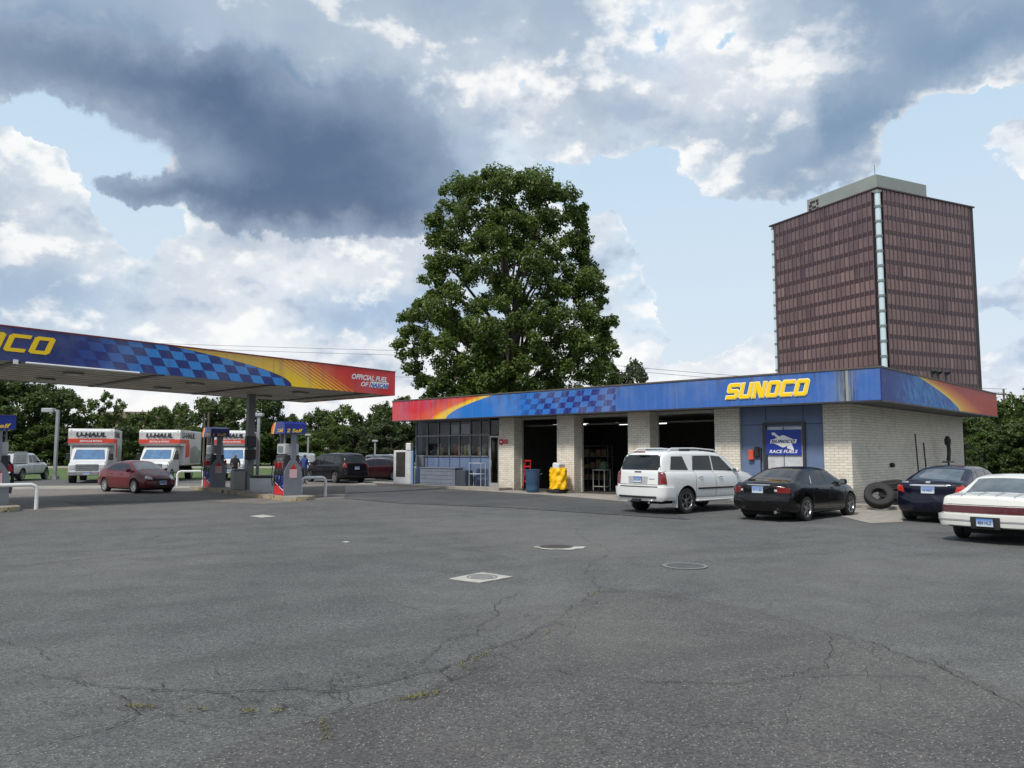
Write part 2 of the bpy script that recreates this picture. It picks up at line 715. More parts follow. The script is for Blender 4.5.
def concrete(name, base, joint=0.0):
    m, b = newmat(name)
    co = objco()
    big = noise(co, .35, 5, .65)
    mid = noise(co, 2.8, 6, .7)
    fine = noise(co, 60, 3, .6)
    f = big.lin(.3, .7, .8, 1.15) * mid.lin(.25, .75, .75, 1.2) * fine.lin(.3, .7, .9, 1.1)
    v = X.nt.nodes.new('ShaderNodeVectorMath')
    v.operation = 'SCALE'
    v.inputs[0].default_value = base
    X.nt.links.new(f.v, v.inputs['Scale'])
    c = X(v.outputs[0])
    st = noise(co, .8, 6, .75)
    c = mix(st.ss(.55, .7) * .5, c, (.05, .045, .04))
    setin(b.inputs['Base Color'], c)
    b.inputs['Roughness'].default_value = .88
    setin(b.inputs['Normal'], bump(mid * .4 + fine * .6, .4, .01))
    return m


M_asph = asphalt('asphalt', .102, (.98, 1.0, .985))
M_asph2 = asphalt('asphalt_old', .084, (1.03, 1.0, .98), 1.3)
M_asph3 = asphalt('asphalt_seal', .072, (.96, 1.0, 1.04), .4)
M_conc = concrete('concrete', (.30, .275, .24))
M_concd = concrete('concrete_dark', (.17, .155, .138))
M_concl = concrete('concrete_light', (.42, .41, .37))

m, b = newmat('grass')
co = objco()
gn = noise(co, 1.1, 6, .7)
setin(b.inputs['Base Color'], mix(gn.lin(.3, .7).clamp(), (.045, .085, .02), (.10, .16, .035)))
b.inputs['Roughness'].default_value = .9
setin(b.inputs['Normal'], bump(noise(co, 30, 4, .7), .8, .05))
M_grass = m

# ------------------------------------------------------------------ ground sheets
BC = Vector((12.06, 25.24))                       # building: fascia corner on the ground
BT = radians(-43.2)
BU = Vector((cos(BT), sin(BT)))                   # along the front, towards the near end
BV = Vector((-sin(BT), cos(BT)))                  # into the building


def bw(x, y):
    return BC + BU * x + BV * y


sheet('ground', [(-3000, -300), (3000, -300), (3000, 5000), (-3000, 5000)], -0.012, M_grass)
lot = [(-70, -12), (60, -12), (60, 47), (26, 60), (-4, 60), tuple(gp(420, 476.5)[:2]), tuple(gp(300, 477)[:2]), tuple(gp(258, 480.5)[:2]), tuple(gp(200, 480)[:2]), tuple(gp(70, 479)[:2]), tuple(gp(-120, 480.5)[:2])]
sheet('asphalt_lot', lot, 0.0, M_asph)
# the pale old slab round the islands and the apron along the building
fore = [gp(-140, 520), gp(-60, 513), gp(93, 509.5), gp(64, 502.5), gp(180, 500.0), gp(262, 504), gp(300, 501.5), gp(352, 497), gp(343, 494.2), gp(440, 489.2), gp(560, 496.6), gp(640, 503.6),
        bw(-7.4, 1.0).to_3d(), bw(-26, 1.0).to_3d(), bw(-38, 1.5).to_3d(), gp(330, 481.6), gp(200, 483.6), gp(-140, 489)]
sheet('forecourt_slab', fore, 0.004, M_concd)
apron = [gp(345, 493.2), gp(441, 488.6), gp(560, 496.2), gp(638, 503.0), bw(-7.4, 1.08).to_3d(), bw(-24.5, 1.08).to_3d(), bw(-30, 1.2).to_3d(), gp(345, 485.5)]
sheet('apron', apron, 0.008, M_conc)
sheet('drive_strip', [gp(-60, 490.6), gp(100, 488.6), gp(205, 488.2), gp(205, 486.2), gp(100, 485.6), gp(-60, 487)], 0.008, M_conc)
sheet('patched_asphalt', [gp(343, 498.4), gp(347, 493.4), gp(440, 488.4), gp(560, 496.0), gp(640, 503.0), gp(690, 520), gp(600, 514), gp(500, 507.5), gp(400, 503.5)], 0.012, M_asph3)
pt = [gp(px, py) for px, py in ((596, 592), (640, 590), (700, 600), (760, 612), (830, 632), (900, 655), (960, 672), (1030, 700), (1180, 760), (1500, 1250), (800, 1600), (200, 1500), (60, 1000), (120, 800), (240, 742), (330, 716), (420, 690), (500, 650), (560, 615))]
sheet('older_asphalt', pt, 0.004, M_asph2)
sheet('entrance_slab', [gp(832, 514.5), gp(842, 508.5), gp(900, 506.5), gp(903, 522), gp(870, 523.5)], 0.008, M_conc)
sheet('street', [(-300, 90), (150, 90), (150, 101), (-300, 101)], 0.004, M_conc)
# pale squares and lids
def quad_at(px, py, s, ang):
    c = gp(px, py)
    return [c + Vector((cos(ang + k * pi / 2) * s, sin(ang + k * pi / 2) * s, 0)) for k in range(4)]

def patchobj(name, pts, z, m, label, cat):
    o = sheet(name, pts, z, m)
    return o

b_ = MB(); q = [gp(449, 579.5), gp(480, 583.5), gp(513, 577.5), gp(482, 573.2)]
o = empty('access_cover', (gp(482, 578).x, gp(482, 578).y, 0.0))
tag(o, 'pale square concrete pad with round fill cap set in the asphalt', 'access cover')
L = o.location
b_.prism([(p.x - L.x, p.y - L.y) for p in q], 0.004, .016, 'z'); b_.build('pad', M_concl, o)
b_ = MB(); b_.lathe([(0, .019), (.17, .019), (.17, .017)], 28); b_.lathe([(.20, .017), (.20, .023), (.23, .023), (.23, .017)], 28)
b_.build('lid', mat('lid_grey', (.20, .20, .19), .6), o)
o = empty('manhole_cover', gp(556, 547))
tag(o, 'round rusty manhole lid with a broken pale rim in the asphalt', 'manhole cover')
b_ = MB(); b_.lathe([(0, .012), (.30, .012), (.32, .006)], 30); b_.build('lid', mat('lid_rust', (.055, .045, .04), .75, vary=.4), o)
b_ = MB(); b_.add([(.34 * cos(a), .34 * sin(a), .011) for a in [pi + i * pi / 14 for i in range(15)]] + [((.50 + .05 * sin(i * 2.3)) * cos(pi + i * pi / 14) + .08, (.50 + .05 * sin(i * 1.7)) * sin(pi + i * pi / 14), .011) for i in range(15)], [(i, i + 1, 16 + i, 15 + i) for i in range(14)])
b_.build('rim', M_concl, o)
o = empty('manhole_cover', gp(685, 566.5))
tag(o, 'round asphalt coloured manhole lid ringed by pale metal', 'manhole cover')
b_ = MB(); b_.lathe([(.30, .006), (.30, .016), (.36, .016), (.36, .006)], 36); b_.build('ring', mat('ring_grey', (.17, .18, .18), .6), o)
b_ = MB(); b_.lathe([(0, .010), (.295, .010), (.298, .006)], 36); b_.build('lid', mat('lid_dark', (.085, .085, .085), .7, vary=.3), o)
o = sheet('concrete_patch', [gp(249, 516.4), gp(262, 517.9), gp(276, 516.6), gp(263, 514.8)], .008, M_concl)
o = sheet('concrete_patch', [gp(341.5, 542.2), gp(346, 542.9), gp(350, 542.2), gp(346, 541.6)], .008, M_concl)

# cracks: thin jagged dark ribbons, as in the photo
M_crack = mat('crack', (.026, .026, .026), .95, vary=.2)
rc = random.Random(5)


def jag(pts, amp, it=5):
    P = [Vector(p) for p in pts]
    for k in range(it):
        Q = [P[0]]
        for a, b in zip(P, P[1:]):
            d = (b - a)
            m = (a + b) / 2 + Vector((-d.y, d.x, 0)) * rc.uniform(-amp, amp)
            Q += [m, b]
        P = Q
    return P


def ribbon(b, P, w, z=.0155):
    n = len(P)
    vs = []
    for i, p in enumerate(P):
        d = (P[min(i + 1, n - 1)] - P[max(i - 1, 0)])
        d.z = 0
        d.normalize()
        s = Vector((-d.y, d.x, 0))
        t = min(1, 6 * i / n, 6 * (n - 1 - i) / n) * .8 + .2
        ww = w * t * rc.uniform(.35, 1.3) / 2
        vs += [(p.x + s.x * ww, p.y + s.y * ww, z), (p.x - s.x * ww, p.y - s.y * ww, z)]
    b.add(vs, [(2 * i, 2 * i + 1, 2 * i + 3, 2 * i + 2) for i in range(n - 1)])


cr = MB()
lines = [
    ([(-10, 668), (50, 678), (110, 688), (165, 692), (215, 694), (262, 692), (300, 690), (345, 692), (392, 682), (440, 672), (468, 660), (505, 645), (535, 632), (560, 620)], .018),
    ([(110, 688), (125, 700), (140, 715), (90, 735), (40, 745), (-10, 765)], .012),
    ([(215, 694), (240, 702), (270, 700)], .010),
    ([(345, 692), (352, 704), (330, 716)], .012),
    ([(440, 672), (450, 682), (500, 664)], .012),
    ([(0, 570), (60, 562), (120, 556), (150, 552), (185, 546)], .022),
    ([(90, 548), (125, 543), (160, 536), (215, 530)], .020),
    ([(470, 640), (495, 618), (500, 600), (520, 592)], .012),
    ([(560, 620), (585, 600), (600, 590), (604, 586)], .012),
    ([(560, 675), (610, 678), (660, 684), (720, 685), (765, 680), (805, 678), (850, 676), (900, 678), (940, 674)], .016),
    ([(820, 632), (860, 640), (900, 655), (940, 668), (985, 690), (1040, 722)], .020),
    ([(824, 634), (832, 648), (826, 660), (834, 676)], .014),
    ([(600, 592), (650, 590), (720, 602), (790, 618), (822, 632)], .010),
    ([(0, 640), (40, 650), (70, 665)], .008),
    ([(500, 745), (560, 735), (600, 742)], .007),
    ([(380, 600), (420, 612), (470, 608)], .008),
    ([(780, 730), (800, 700), (790, 690)], .008),
    ([(730, 545), (800, 549), (880, 552), (960, 556), (1030, 560)], .012),
    ([(240, 640), (290, 650), (330, 640), (380, 650)], .007),
    ([(0, 700), (60, 706), (130, 712), (200, 716), (300, 716), (360, 708), (430, 694), (490, 660)], .008),
    ([(392, 682), (405, 672), (430, 655), (450, 640), (470, 640)], .007),
    ([(150, 692), (170, 720), (240, 735), (330, 740)], .006),
    ([(340, 540), (420, 545), (480, 552), (520, 560)], .010),
    ([(590, 520), (600, 545), (585, 570), (600, 590)], .012),
    ([(640, 590), (700, 560), (780, 540), (840, 530)], .008),
    ([(60, 600), (130, 610), (220, 600), (300, 606)], .007),
    ([(860, 640), (880, 660), (870, 680), (885, 700)], .007),
    ([(640, 720), (720, 728), (800, 720), (880, 735), (1000, 728)], .007),
    ([(985, 690), (960, 672), (930, 668)], .008),
]
for pts, w in lines:
    P = [gp(*p) for p in pts]
    P = jag(P, .11, 4)
    ribbon(cr, P, w * (.75 if pts[0][0] < 500 else .5))
    for k in range(int(len(P) / 30)):                      # small side cracks
        a = rc.choice(P)
        d = Vector((rc.uniform(-1, 1), rc.uniform(-1, 1), 0)) * rc.uniform(.1, .45)
        ribbon(cr, jag([a, a + d * .5, a + d], .25, 3), w * .5)
# a web of crazing along the long crack
for k in range(90):
    px = rc.uniform(300, 600)
    py = 700 - (px - 300) * .30 + rc.uniform(-16, 16)
    a = gp(px, py)
    d = Vector((rc.uniform(-1, 1), rc.uniform(-1, 1), 0)) * rc.uniform(.1, .35)
    ribbon(cr, jag([a, a + d * .5, a + d], .3, 3), .006)
for k in range(40):
    px = rc.uniform(-10, 300)
    py = 694 + rc.uniform(-22, 30)
    a = gp(px, py)
    d = Vector((rc.uniform(-1, 1), rc.uniform(-1, 1), 0)) * rc.uniform(.1, .35)
    ribbon(cr, jag([a, a + d * .5, a + d], .3, 3), .006)
o = cr.build('asphalt_cracks', M_crack)
o['kind'] = 'structure'

# little weeds in the cracks
M_weed = mat('weed', (.15, .14, .03), .8, vary=.4, vscale=20)
wd = MB()
for (x0, y0, x1, y1, n) in ((128, 708, 158, 709, 70), (188, 711, 205, 712, 30), (238, 714, 256, 713, 34), (270, 714, 285, 712, 30), (400, 702, 440, 695, 110), (462, 668, 492, 652, 110), (322, 718, 326, 742, 60), (590, 596, 604, 592, 40), (545, 636, 549, 632, 20), (850, 524, 905, 521, 60), (833, 517, 842, 509, 30)):
    for k in range(int(n * .65)):
        t = rc.random()
        a = gp(x0 + (x1 - x0) * t, y0 + (y1 - y0) * t) + Vector((rc.gauss(0, .015), rc.gauss(0, .015), .016))
        h = rc.uniform(.006, .026)
        ang = rc.uniform(0, pi)
        wv = Vector((cos(ang), sin(ang), 0)) * rc.uniform(.003, .008)
        tip = a + Vector((rc.gauss(0, .02), rc.gauss(0, .02), h))
        wd.add([a - wv, a + wv, tip + wv * .3, tip - wv * .3], [(0, 1, 2, 3)])
o = wd.build('weeds', M_weed)
tag(o, 'yellow green weeds sprouting along the asphalt cracks', 'weeds', kind='stuff')
# fallen scraps on the lot
M_scrap = mat('scrap', (.45, .43, .38), .8, vary=.3)
# ------------------------------------------------------------------ service station
ZB, ZT = 3.55, 4.61
WL, DL = 25.6, 16.5
YF, XS = 1.1, -1.4          # wall faces behind the fascia

m, b = newmat('painted_brick')
co = objco()
x, y, z = sep(co)
bt = X.nt.nodes.new('ShaderNodeTexBrick')
X.nt.links.new(comb(x + y, z, 0.0).v, bt.inputs['Vector'])
bt.inputs['Scale'].default_value = 1.0
bt.inputs['Brick Width'].default_value = .30
bt.inputs['Row Height'].default_value = .098
bt.inputs['Mortar Size'].default_value = .009
bt.inputs['Mortar Smooth'].default_value = .3
bt.inputs['Color1'].default_value = (.76, .705, .61, 1)
bt.inputs['Color2'].default_value = (.66, .605, .51, 1)
bt.inputs['Mortar'].default_value = (.40, .37, .325, 1)
stn = noise(comb((x + y) * 1.0, z * .5, 0.0), 1.6, 6, .7)
low = z.lin(0.0, .75, 1, 0).clamp() * noise(co, 3.0, 5, .7).lin(.35, .65).clamp()
c = mix(stn.ss(.5, .75) * .45, X(bt.outputs['Color']), (.30, .27, .225))
c = mix(low * .7, c, (.22, .19, .15))
setin(b.inputs['Base Color'], c)
b.inputs['Roughness'].default_value = .8
setin(b.inputs['Normal'], bump(X.op('SUBTRACT', 1.0, X(bt.outputs['Fac'])) + noise(co, 50, 3, .6) * .25, .6, .012))
M_brick = m


def checks(s, z01, w, sh, rows):
    a = ((s - z01 * sh) / w).floor()
    r = (z01 * rows).floor()
    return (a + r).mod(2.0)


def streaks(co, amt=.35):
    x, y, z = sep(co)
    return noise(comb((x + y) * 3.2, z * .25, 0.0), 1.0, 6, .7)


# front fascia artwork
m, b = newmat('fascia_front')
co = objco()
x, y, z = sep(co)
t = (z - ZB) / (ZT - ZB)
nz = noise(co, 1.2, 5, .6)
blue = mix(x.ss(-17, -9.5), S((26, 112, 196)), S((54, 98, 170)))
blue = mix(noise(co, 3.0, 5, .7).ss(.45, .7) * x.ss(-16, -20) * .0 + noise(co, 3.0, 5, .7).ss(.5, .75) * .25, blue, S((20, 125, 205)))
ck = checks(x * -1.0, t, .42, -.42, 4.3)
ckz = x.ss(-17.2, -14.2) * (1.0 - x.ss(-10.6, -10.55)) * (t < .93)
blue = mix(ck * ckz, blue, S((20, 28, 112)))
edge = -21.2 + t.pw(1.7) * 3.5
e2 = -22.4 + t.pw(1.5) * 3.6
yel = mix((x - e2).ss(0.0, .6), S((226, 120, 30)), S((240, 196, 32)))
red = mix((x - e2 + 1.9 + (noise(comb(x * 5.0, t, 0.0), 2.0, 2) - .5)).ss(-.4, 1.9), S((206, 34, 38)), S((222, 88, 34)))
c = mix(x > e2, red, yel)
c = mix(x > edge, c, blue)
seam = union([X.op('COMPARE', x, v, .018) for v in (-23.2, -17.4, -13.3, -9.88, -7.72, -3.4)])
c = mix(seam * .5, c, (.03, .04, .10))
# rust and grime: a run-off stain near the corner, streaks under the cap
st = (1.25 - ((x + 1.12) / .34).abs()).clamp() * noise(comb(x * 9.0, z * .8, 0.0), 1.0, 5, .7).lin(.25, .5).clamp()
c = mix(st.min(.92), c, mix(X.op('COMPARE', x, -1.08, .045), mix(noise(comb(x * 16.0, z * .7, 0.0), 1.0, 4, .7).ss(.40, .55), S((120, 122, 110)), S((38, 36, 34))), S((150, 152, 136))))
c = mix((streaks(co).ss(.47, .66) * t.ss(.25, 1.0)) * .6, c, (.05, .055, .075))
fl = noise(comb(x * 7.0, z * .3, 0.0), 1.0, 3, .6)
c = mix(fl.ss(.45, .65) * .22, c, S((92, 130, 190)))
c = mix(noise(co, .5, 4, .6).ss(.45, .65) * .2, c, (.30, .33, .38))
setin(b.inputs['Base Color'], c)
setin(b.inputs['Roughness'], nz.lin(.3, .7, .32, .55))
setin(b.inputs['Normal'], bump(noise(comb(x * .9, z * .5, 0.0), 1.0, 3, .5) + (x * 3.3).mod(1.0).ss(.9, 1.0) * .05, .5, .03))
M_ff = m

# side fascia artwork, faded
m, b = newmat('fascia_side')
co = objco()
x, y, z = sep(co)
t = (z - ZB) / (ZT - ZB)
mot = noise(co, 2.2, 7, .72)
mot2 = noise(comb(y * 2.0 + z * 1.5, z * 1.2, 0.0), 1.6, 6, .7)
blue = mix(y.ss(0.5, 4.0), S((28, 52, 132)), mix(mot2.ss(.38, .62), S((22, 66, 150)), S((48, 134, 200))))
edge = 9.6 - t.pw(1.5) * 5.6
e2 = edge + 1.0 + (1 - t) * .6
yel = mix((y - edge).ss(0, 1.3), S((238, 200, 70)), S((226, 150, 50)))
red = mix((y - e2 + (mot - .5) * 2.2).ss(-.1, 3.2), S((224, 130, 44)), S((178, 54, 34)))
c = mix((y - e2).ss(-.2, .5), yel, red)
c = mix(y > edge, blue, c)
c = mix(mot.ss(.56, .70) * .28, c, (.35, .36, .38))
c = mix(X.op('COMPARE', y, 11.6, .02).max(X.op('COMPARE', y, 5.6, .02)) * .5, c, (.05, .05, .05))
setin(b.inputs['Base Color'], c)
b.inputs['Roughness'].default_value = .5
M_fs = m

M_cap = mat('roof_cap', S((92, 82, 74)), .6, vary=.35, vscale=1.5)
M_roof = mat('roof_gravel', (.16, .15, .14), .95, vary=.3, vscale=8)
M_soffit = mat('soffit', (.14, .14, .14), .7, vary=.25)
M_bluep = mat('blue_panel', S((100, 117, 148)), .55, vary=.14, vscale=1.6)
M_blue2 = mat('blue_panel_seam', S((48, 62, 88)), .6, vary=.1)
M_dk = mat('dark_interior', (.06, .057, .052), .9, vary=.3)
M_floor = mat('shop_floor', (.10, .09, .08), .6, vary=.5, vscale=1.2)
M_alu = mat('aluminium', (.50, .50, .49), .42, metal=.6, vary=.1)
M_dkfr = mat('dark_frame', (.035, .035, .04), .45, vary=.1)
M_white = mat('white_paint', (.74, .74, .72), .45, vary=.08)
M_steel = mat('jamb_steel', (.42, .40, .36), .5, vary=.25, vscale=6)
M_black = mat('black_plastic', (.018, .018, .018), .5, vary=.1)
M_red = mat('red_paint', S((190, 30, 30)), .4, vary=.12)
M_yellow = mat('letter_yellow', S((250, 206, 8)), .4, vary=.05)
M_cream = mat('letter_cream', S((240, 232, 190)), .5, vary=.05)
M_lblack = mat('letter_black', (.012, .012, .014), .5, vary=0)
M_lwhite = mat('letter_white', (.80, .80, .80), .5, vary=0)
M_rubber = mat('rubber', (.018, .018, .018), .75, vary=.25, vscale=12, bumps=.3, bscale=60)


def glassmat(name, tint, rough=.03, ior=1.5, see=.5):
    m, b = newmat(name)
    nt = m.node_tree
    b.inputs['Base Color'].default_value = (*tint, 1)
    b.inputs['Roughness'].default_value = rough
    b.inputs['IOR'].default_value = ior
    if see:
        tr = nt.nodes.new('ShaderNodeBsdfTransparent')
        tr.inputs[0].default_value = (.88, .91, .90, 1)
        mx = nt.nodes.new('ShaderNodeMixShader')
        gl = nt.nodes.new('ShaderNodeBsdfGlossy')
        gl.inputs['Roughness'].default_value = rough
        fr = nt.nodes.new('ShaderNodeFresnel')
        fr.inputs[0].default_value = ior
        nt.links.new(fr.outputs[0], mx.inputs[0])
        nt.links.new(tr.outputs[0], mx.inputs[1])
        nt.links.new(gl.outputs[0], mx.inputs[2])
        nt.links.new(mx.outputs[0], nt.nodes['Material Output'].inputs[0])
    return m


M_glass_see = glassmat('shop_glass', (0, 0, 0), see=1)

st_ = empty('service_station', (BC.x, BC.y, 0), BT)
tag(st_, 'low white brick service station with blue, yellow and red fascia and three open garage bays', 'service station')

# brick masses: each pier and the end wall
def pane(x0, x1, z0, z1, nm='window', parent=None):
    b = MB().add([(x0, YF + .048, z0), (x1, YF + .048, z0), (x1, YF + .048, z1), (x0, YF + .048, z1)], [(0, 1, 2, 3)])
    o = b.build(nm, M_glass_see, parent or st_)
    if o.data.polygons[0].normal.y > 0:
        o.data.flip_normals()
    return o


def brick(x0, x1, y0, y1, z1=3.545, z0=0.0):
    return MB().box(x0, x1, y0, y1, z0, z1).build('brick_wall', M_brick, st_)

for x0, x1 in ((-18.46, -17.44), (-14.71, -13.70), (-10.74, -9.63), (-6.63, -5.57)):
    brick(x0, x1, YF, YF + .6)
brick(-2.36, XS, YF, 16.0)
brick(-24.9, -2.37, 15.6, 16.0)
MB().box(-24.9, -24.5, 1.24, 15.55, 0, 3.545).build('side_wall', M_bluep, st_)
# dark workshop
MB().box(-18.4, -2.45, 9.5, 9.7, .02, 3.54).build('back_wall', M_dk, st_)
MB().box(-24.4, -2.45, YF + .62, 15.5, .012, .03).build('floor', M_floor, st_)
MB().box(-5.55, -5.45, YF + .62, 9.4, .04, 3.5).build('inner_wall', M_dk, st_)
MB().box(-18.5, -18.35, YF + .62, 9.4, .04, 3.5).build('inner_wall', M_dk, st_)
MB().box(-24.4, -18.6, 5.0, 5.15, .04, 3.5).build('inner_wall', mat('shop_wall', (.34, .33, .30), .8, vary=.3), st_)
# roof, soffit, fascia
MB().box(-WL + .12, -.12, .12, DL - .12, 4.28, 4.34).build('roof', M_roof, st_)
MB().box(-WL + .12, -.12, .12, DL - .12, 3.56, 3.60).build('soffit', M_soffit, st_)
MB().box(-WL, 0, 0, .1, ZB, ZT).build('fascia', M_ff, st_)
MB().box(-.1, .0, .102, DL, ZB, ZT).build('fascia', M_fs, st_)
MB().box(-WL, -WL + .1, .102, DL, ZB, ZT).build('fascia', mat('fascia_red', S((200, 36, 40)), .5), st_)
MB().box(-WL + .102, -.102, DL - .1, DL, ZB, ZT).build('fascia', M_bluep, st_)
cp = MB()
cp.box(-WL - .03, .03, -.03, .14, ZT + .003, ZT + .06)
cp.box(-.14, .03, .142, DL + .03, ZT + .003, ZT + .06)
cp.box(-WL - .03, -WL + .14, .142, DL + .03, ZT + .003, ZT + .06)
cp.build('roof_cap', M_cap, st_)
MB().box(-.004, .035, -.035, -.004, ZB, ZT).build('corner_strip', mat('corner_blue', S((24, 42, 110)), .5), st_)
tr_ = MB()
tr_.box(-WL, 0.002, -.012, -.002, ZB - .05, ZB + .005)
tr_.box(.002, .012, 0, DL, ZB - .05, ZB + .005)
tr_.build('fascia_edge', M_dkfr, st_)

# lettering
FX = Matrix.Translation((-5.52, -.012, 3.82))
A, B = block_word('SUNOCO', 3.20, .56, FX, .045, .028)
l_ = A.build('lettering', M_yellow, st_)
B.build('lettering_rim', M_cream, l_)

# door heads, jambs and light tubes of the three bays
for k, (x0, x1) in enumerate(((-17.44, -14.71), (-13.70, -10.74), (-9.63, -6.63))):
    f = MB()
    f.box(x0, x0 + .07, YF + .5, YF + .62, 0.02, 3.42)
    f.box(x1 - .07, x1, YF + .5, YF + .62, 0.02, 3.42)
    f.box(x0, x1, YF + .5, YF + .62, 3.421, 3.545)
    f.build('bay_frame', M_steel, st_)
    d = MB()                       # overhead door rolled up under the ceiling
    for i in range(4):
        d.box(x0 + .12, x1 - .12, YF + .75 + i * .62, YF + 1.33 + i * .62, 3.10 + .03 * i, 3.15 + .03 * i)
    d.build('overhead_door', mat('door_grey', (.12, .12, .115), .6, vary=.2), st_)
    t_ = MB()
    t_.tube([(x0 + .1, YF + .7, 3.18), (x0 + .1, YF + 3.4, 3.30)], .02, 6)
    t_.tube([(x1 - .1, YF + .7, 3.18), (x1 - .1, YF + 3.4, 3.30)], .02, 6)
    t_.build('door_track', M_alu, st_)
M_tube = mat('lit_tube', (.85, .92, .90), .5, emit=1.6, vary=0)
for (x, y, l, r) in ((-15.6, 3.2, 2.2, 0), (-11.6, 4.6, 1.2, 0), (-13.1, 4.4, .8, 0), (-8.2, 5.2, 1.3, 0), (-6.9, 5.6, 1.2, 0)):
    MB().box(x - l / 2, x + l / 2, y - .03, y + .03, 3.16, 3.22).build('tube_light', M_tube, st_)

# blue infill with the double door
MB().box(-5.568, -2.362, YF + .12, YF + .3, 0, 3.545).build('infill_panel', M_bluep, st_)
s_ = MB()
for xx in (-4.55, -3.12):
    s_.box(xx - .012, xx + .012, YF + .112, YF + .119, 2.88, 3.54)
s_.box(-5.56, -2.37, YF + .112, YF + .119, 2.865, 2.889)
s_.build('panel_seam', M_blue2, st_)
fr = MB()
fr.box(-4.66, -4.56, YF + .04, YF + .118, 0, 2.86)
fr.box(-3.15, -3.05, YF + .04, YF + .118, 0, 2.86)
fr.box(-4.66, -3.05, YF + .04, YF + .118, 2.862, 2.95)
fr.box(-4.56, -4.50, YF + .03, YF + .10, 0, 2.80)
fr.build('door_frame', M_dkfr, st_)
M_leaf = mat('door_leaf', (.52, .53, .54), .4, vary=.2, vscale=4)
for x0, x1 in ((-4.49, -3.875), (-3.845, -3.16)):
    d = MB().box(x0, x1, YF + .06, YF + .11, .02, 2.78, ch=.01).build('door_leaf', M_leaf, st_)
MB().box(-3.86, -3.81, YF + .02, YF + .059, 1.0, 1.25).build('door_handle', M_black, st_)

# storefront
SX0, SX1 = -24.88, -19.17
cols = [-24.88, -23.94, -23.03, -22.16, -21.38, -20.55, -19.81, -19.17]
MB().box(SX0 - .1, SX1, YF + .06, YF + .12, .12, 1.60).build('infill_panel', M_bluep, st_)
s_ = MB()
for xx in cols[1:-1]:
    s_.box(xx - .02, xx + .02, YF + .045, YF + .059, .14, 1.6)
s_.build('panel_seam', M_blue2, st_)
f = MB()
for xx in cols:
    f.box(xx - .03, xx + .03, YF, YF + .1, 1.66, 3.54)
for i in range(7):
    f.box(cols[i] + .032, cols[i + 1] - .032, YF + .01, YF + .09, 1.60, 1.66)
    f.box(cols[i] + .032, cols[i + 1] - .032, YF + .01, YF + .09, 2.68, 2.76)
    f.box(cols[i] + .032, cols[i + 1] - .032, YF + .01, YF + .09, 3.47, 3.54)
f.build('window_frame', mat('grey_frame', (.20, .21, .23), .4, metal=.4, vary=.1), st_)
for i in range(7):
    pane(cols[i] + .032, cols[i + 1] - .032, 1.665, 2.675)
    pane(cols[i] + .032, cols[i + 1] - .032, 2.765, 3.465)
# blinds and posters behind the upper panes
bl = MB()
for i, cidx in ((2, 0), (3, 1), (4, 1)):
    bl.box(cols[i] + .05, cols[i + 1] - .05, YF + .10, YF + .11, 2.78, 3.3, cidx)
bl.build('blind', [mat('blind_dark', (.28, .25, .27), .8), mat('blind_grey', (.62, .64, .68), .7)], st_)
# shop goods, one mesh each kind behind the panes
ps = random.Random(3)
gm = [mat('goods%d' % i, S(c), .6) for i, c in enumerate(((225, 215, 150), (235, 238, 240), (200, 60, 50), (120, 150, 185), (90, 60, 45), (185, 205, 120)))]
# entrance door
f = MB()
f.box(-19.13, -19.05, YF, YF + .1, .12, 2.66)
f.box(-18.54, -18.47, YF, YF + .1, .12, 2.66)
f.box(-19.05, -18.54, YF, YF + .1, 2.58, 2.66)
f.box(-19.05, -18.54, YF + .01, YF + .09, .12, .32)
df = f.build('door', M_alu, st_)
pane(-19.05, -18.54, .32, 2.58, 'door_glass', df)
MB().tube([(-18.97, YF - .04, 1.15), (-18.97, YF - .04, 1.45)], .015, 6).build('door_handle', M_alu, df)
pane(-19.05, -18.54, 2.7, 3.5)
MB().box(-19.13, -18.47, YF, YF + .1, 3.50, 3.545).build('window_frame', M_dkfr, st_)
# outdoor roof bits
o = empty('roof_antenna', (bw(-13.9, 5).x, bw(-13.9, 5).y, 4.34))
tag(o, 'thin television antenna mast standing on the station roof', 'antenna')
a = MB(); a.tube([(0, 0, 0), (0, 0, 1.5)], .02, 6)
a.build('mast', M_dkfr, o)
a = MB(); a.tube([(-.55, .3, 1.45), (.55, -.3, 1.45)], .012, 5)
for k in range(6):
    p = Vector((-.5 + k * .2, .27 - k * .11, 1.45)); a.tube([p + Vector((-.12, -.22, 0)), p + Vector((.12, .22, 0))], .008, 4)
a.build('crossbar', M_dkfr, o)
for (yy, hh) in ((7.6, .62), (8.4, .65), (9.6, .72)):
    q = bw(-.45, yy)
    o = empty('vent_pipe', (q.x, q.y, 4.34))
    tag(o, {7.6: 'small black gooseneck vent pipe nearest the corner on the station roof', 8.4: 'middle of three black gooseneck vent pipes on the station roof', 9.6: 'tallest black gooseneck vent pipe farthest from the corner of the roof'}[yy], 'vent pipe', 'black vent pipes along the roof edge')
    a = MB(); a.tube([(0, 0, 0), (0, 0, hh)], .05, 8); a.build('pipe', M_black, o)
    a = MB(); a.tube([(0, 0, hh), (0, 0, hh + .1), (0, -.1, hh + .16), (0, -.2, hh + .08)], .075, 8); a.build('hood', M_black, o)

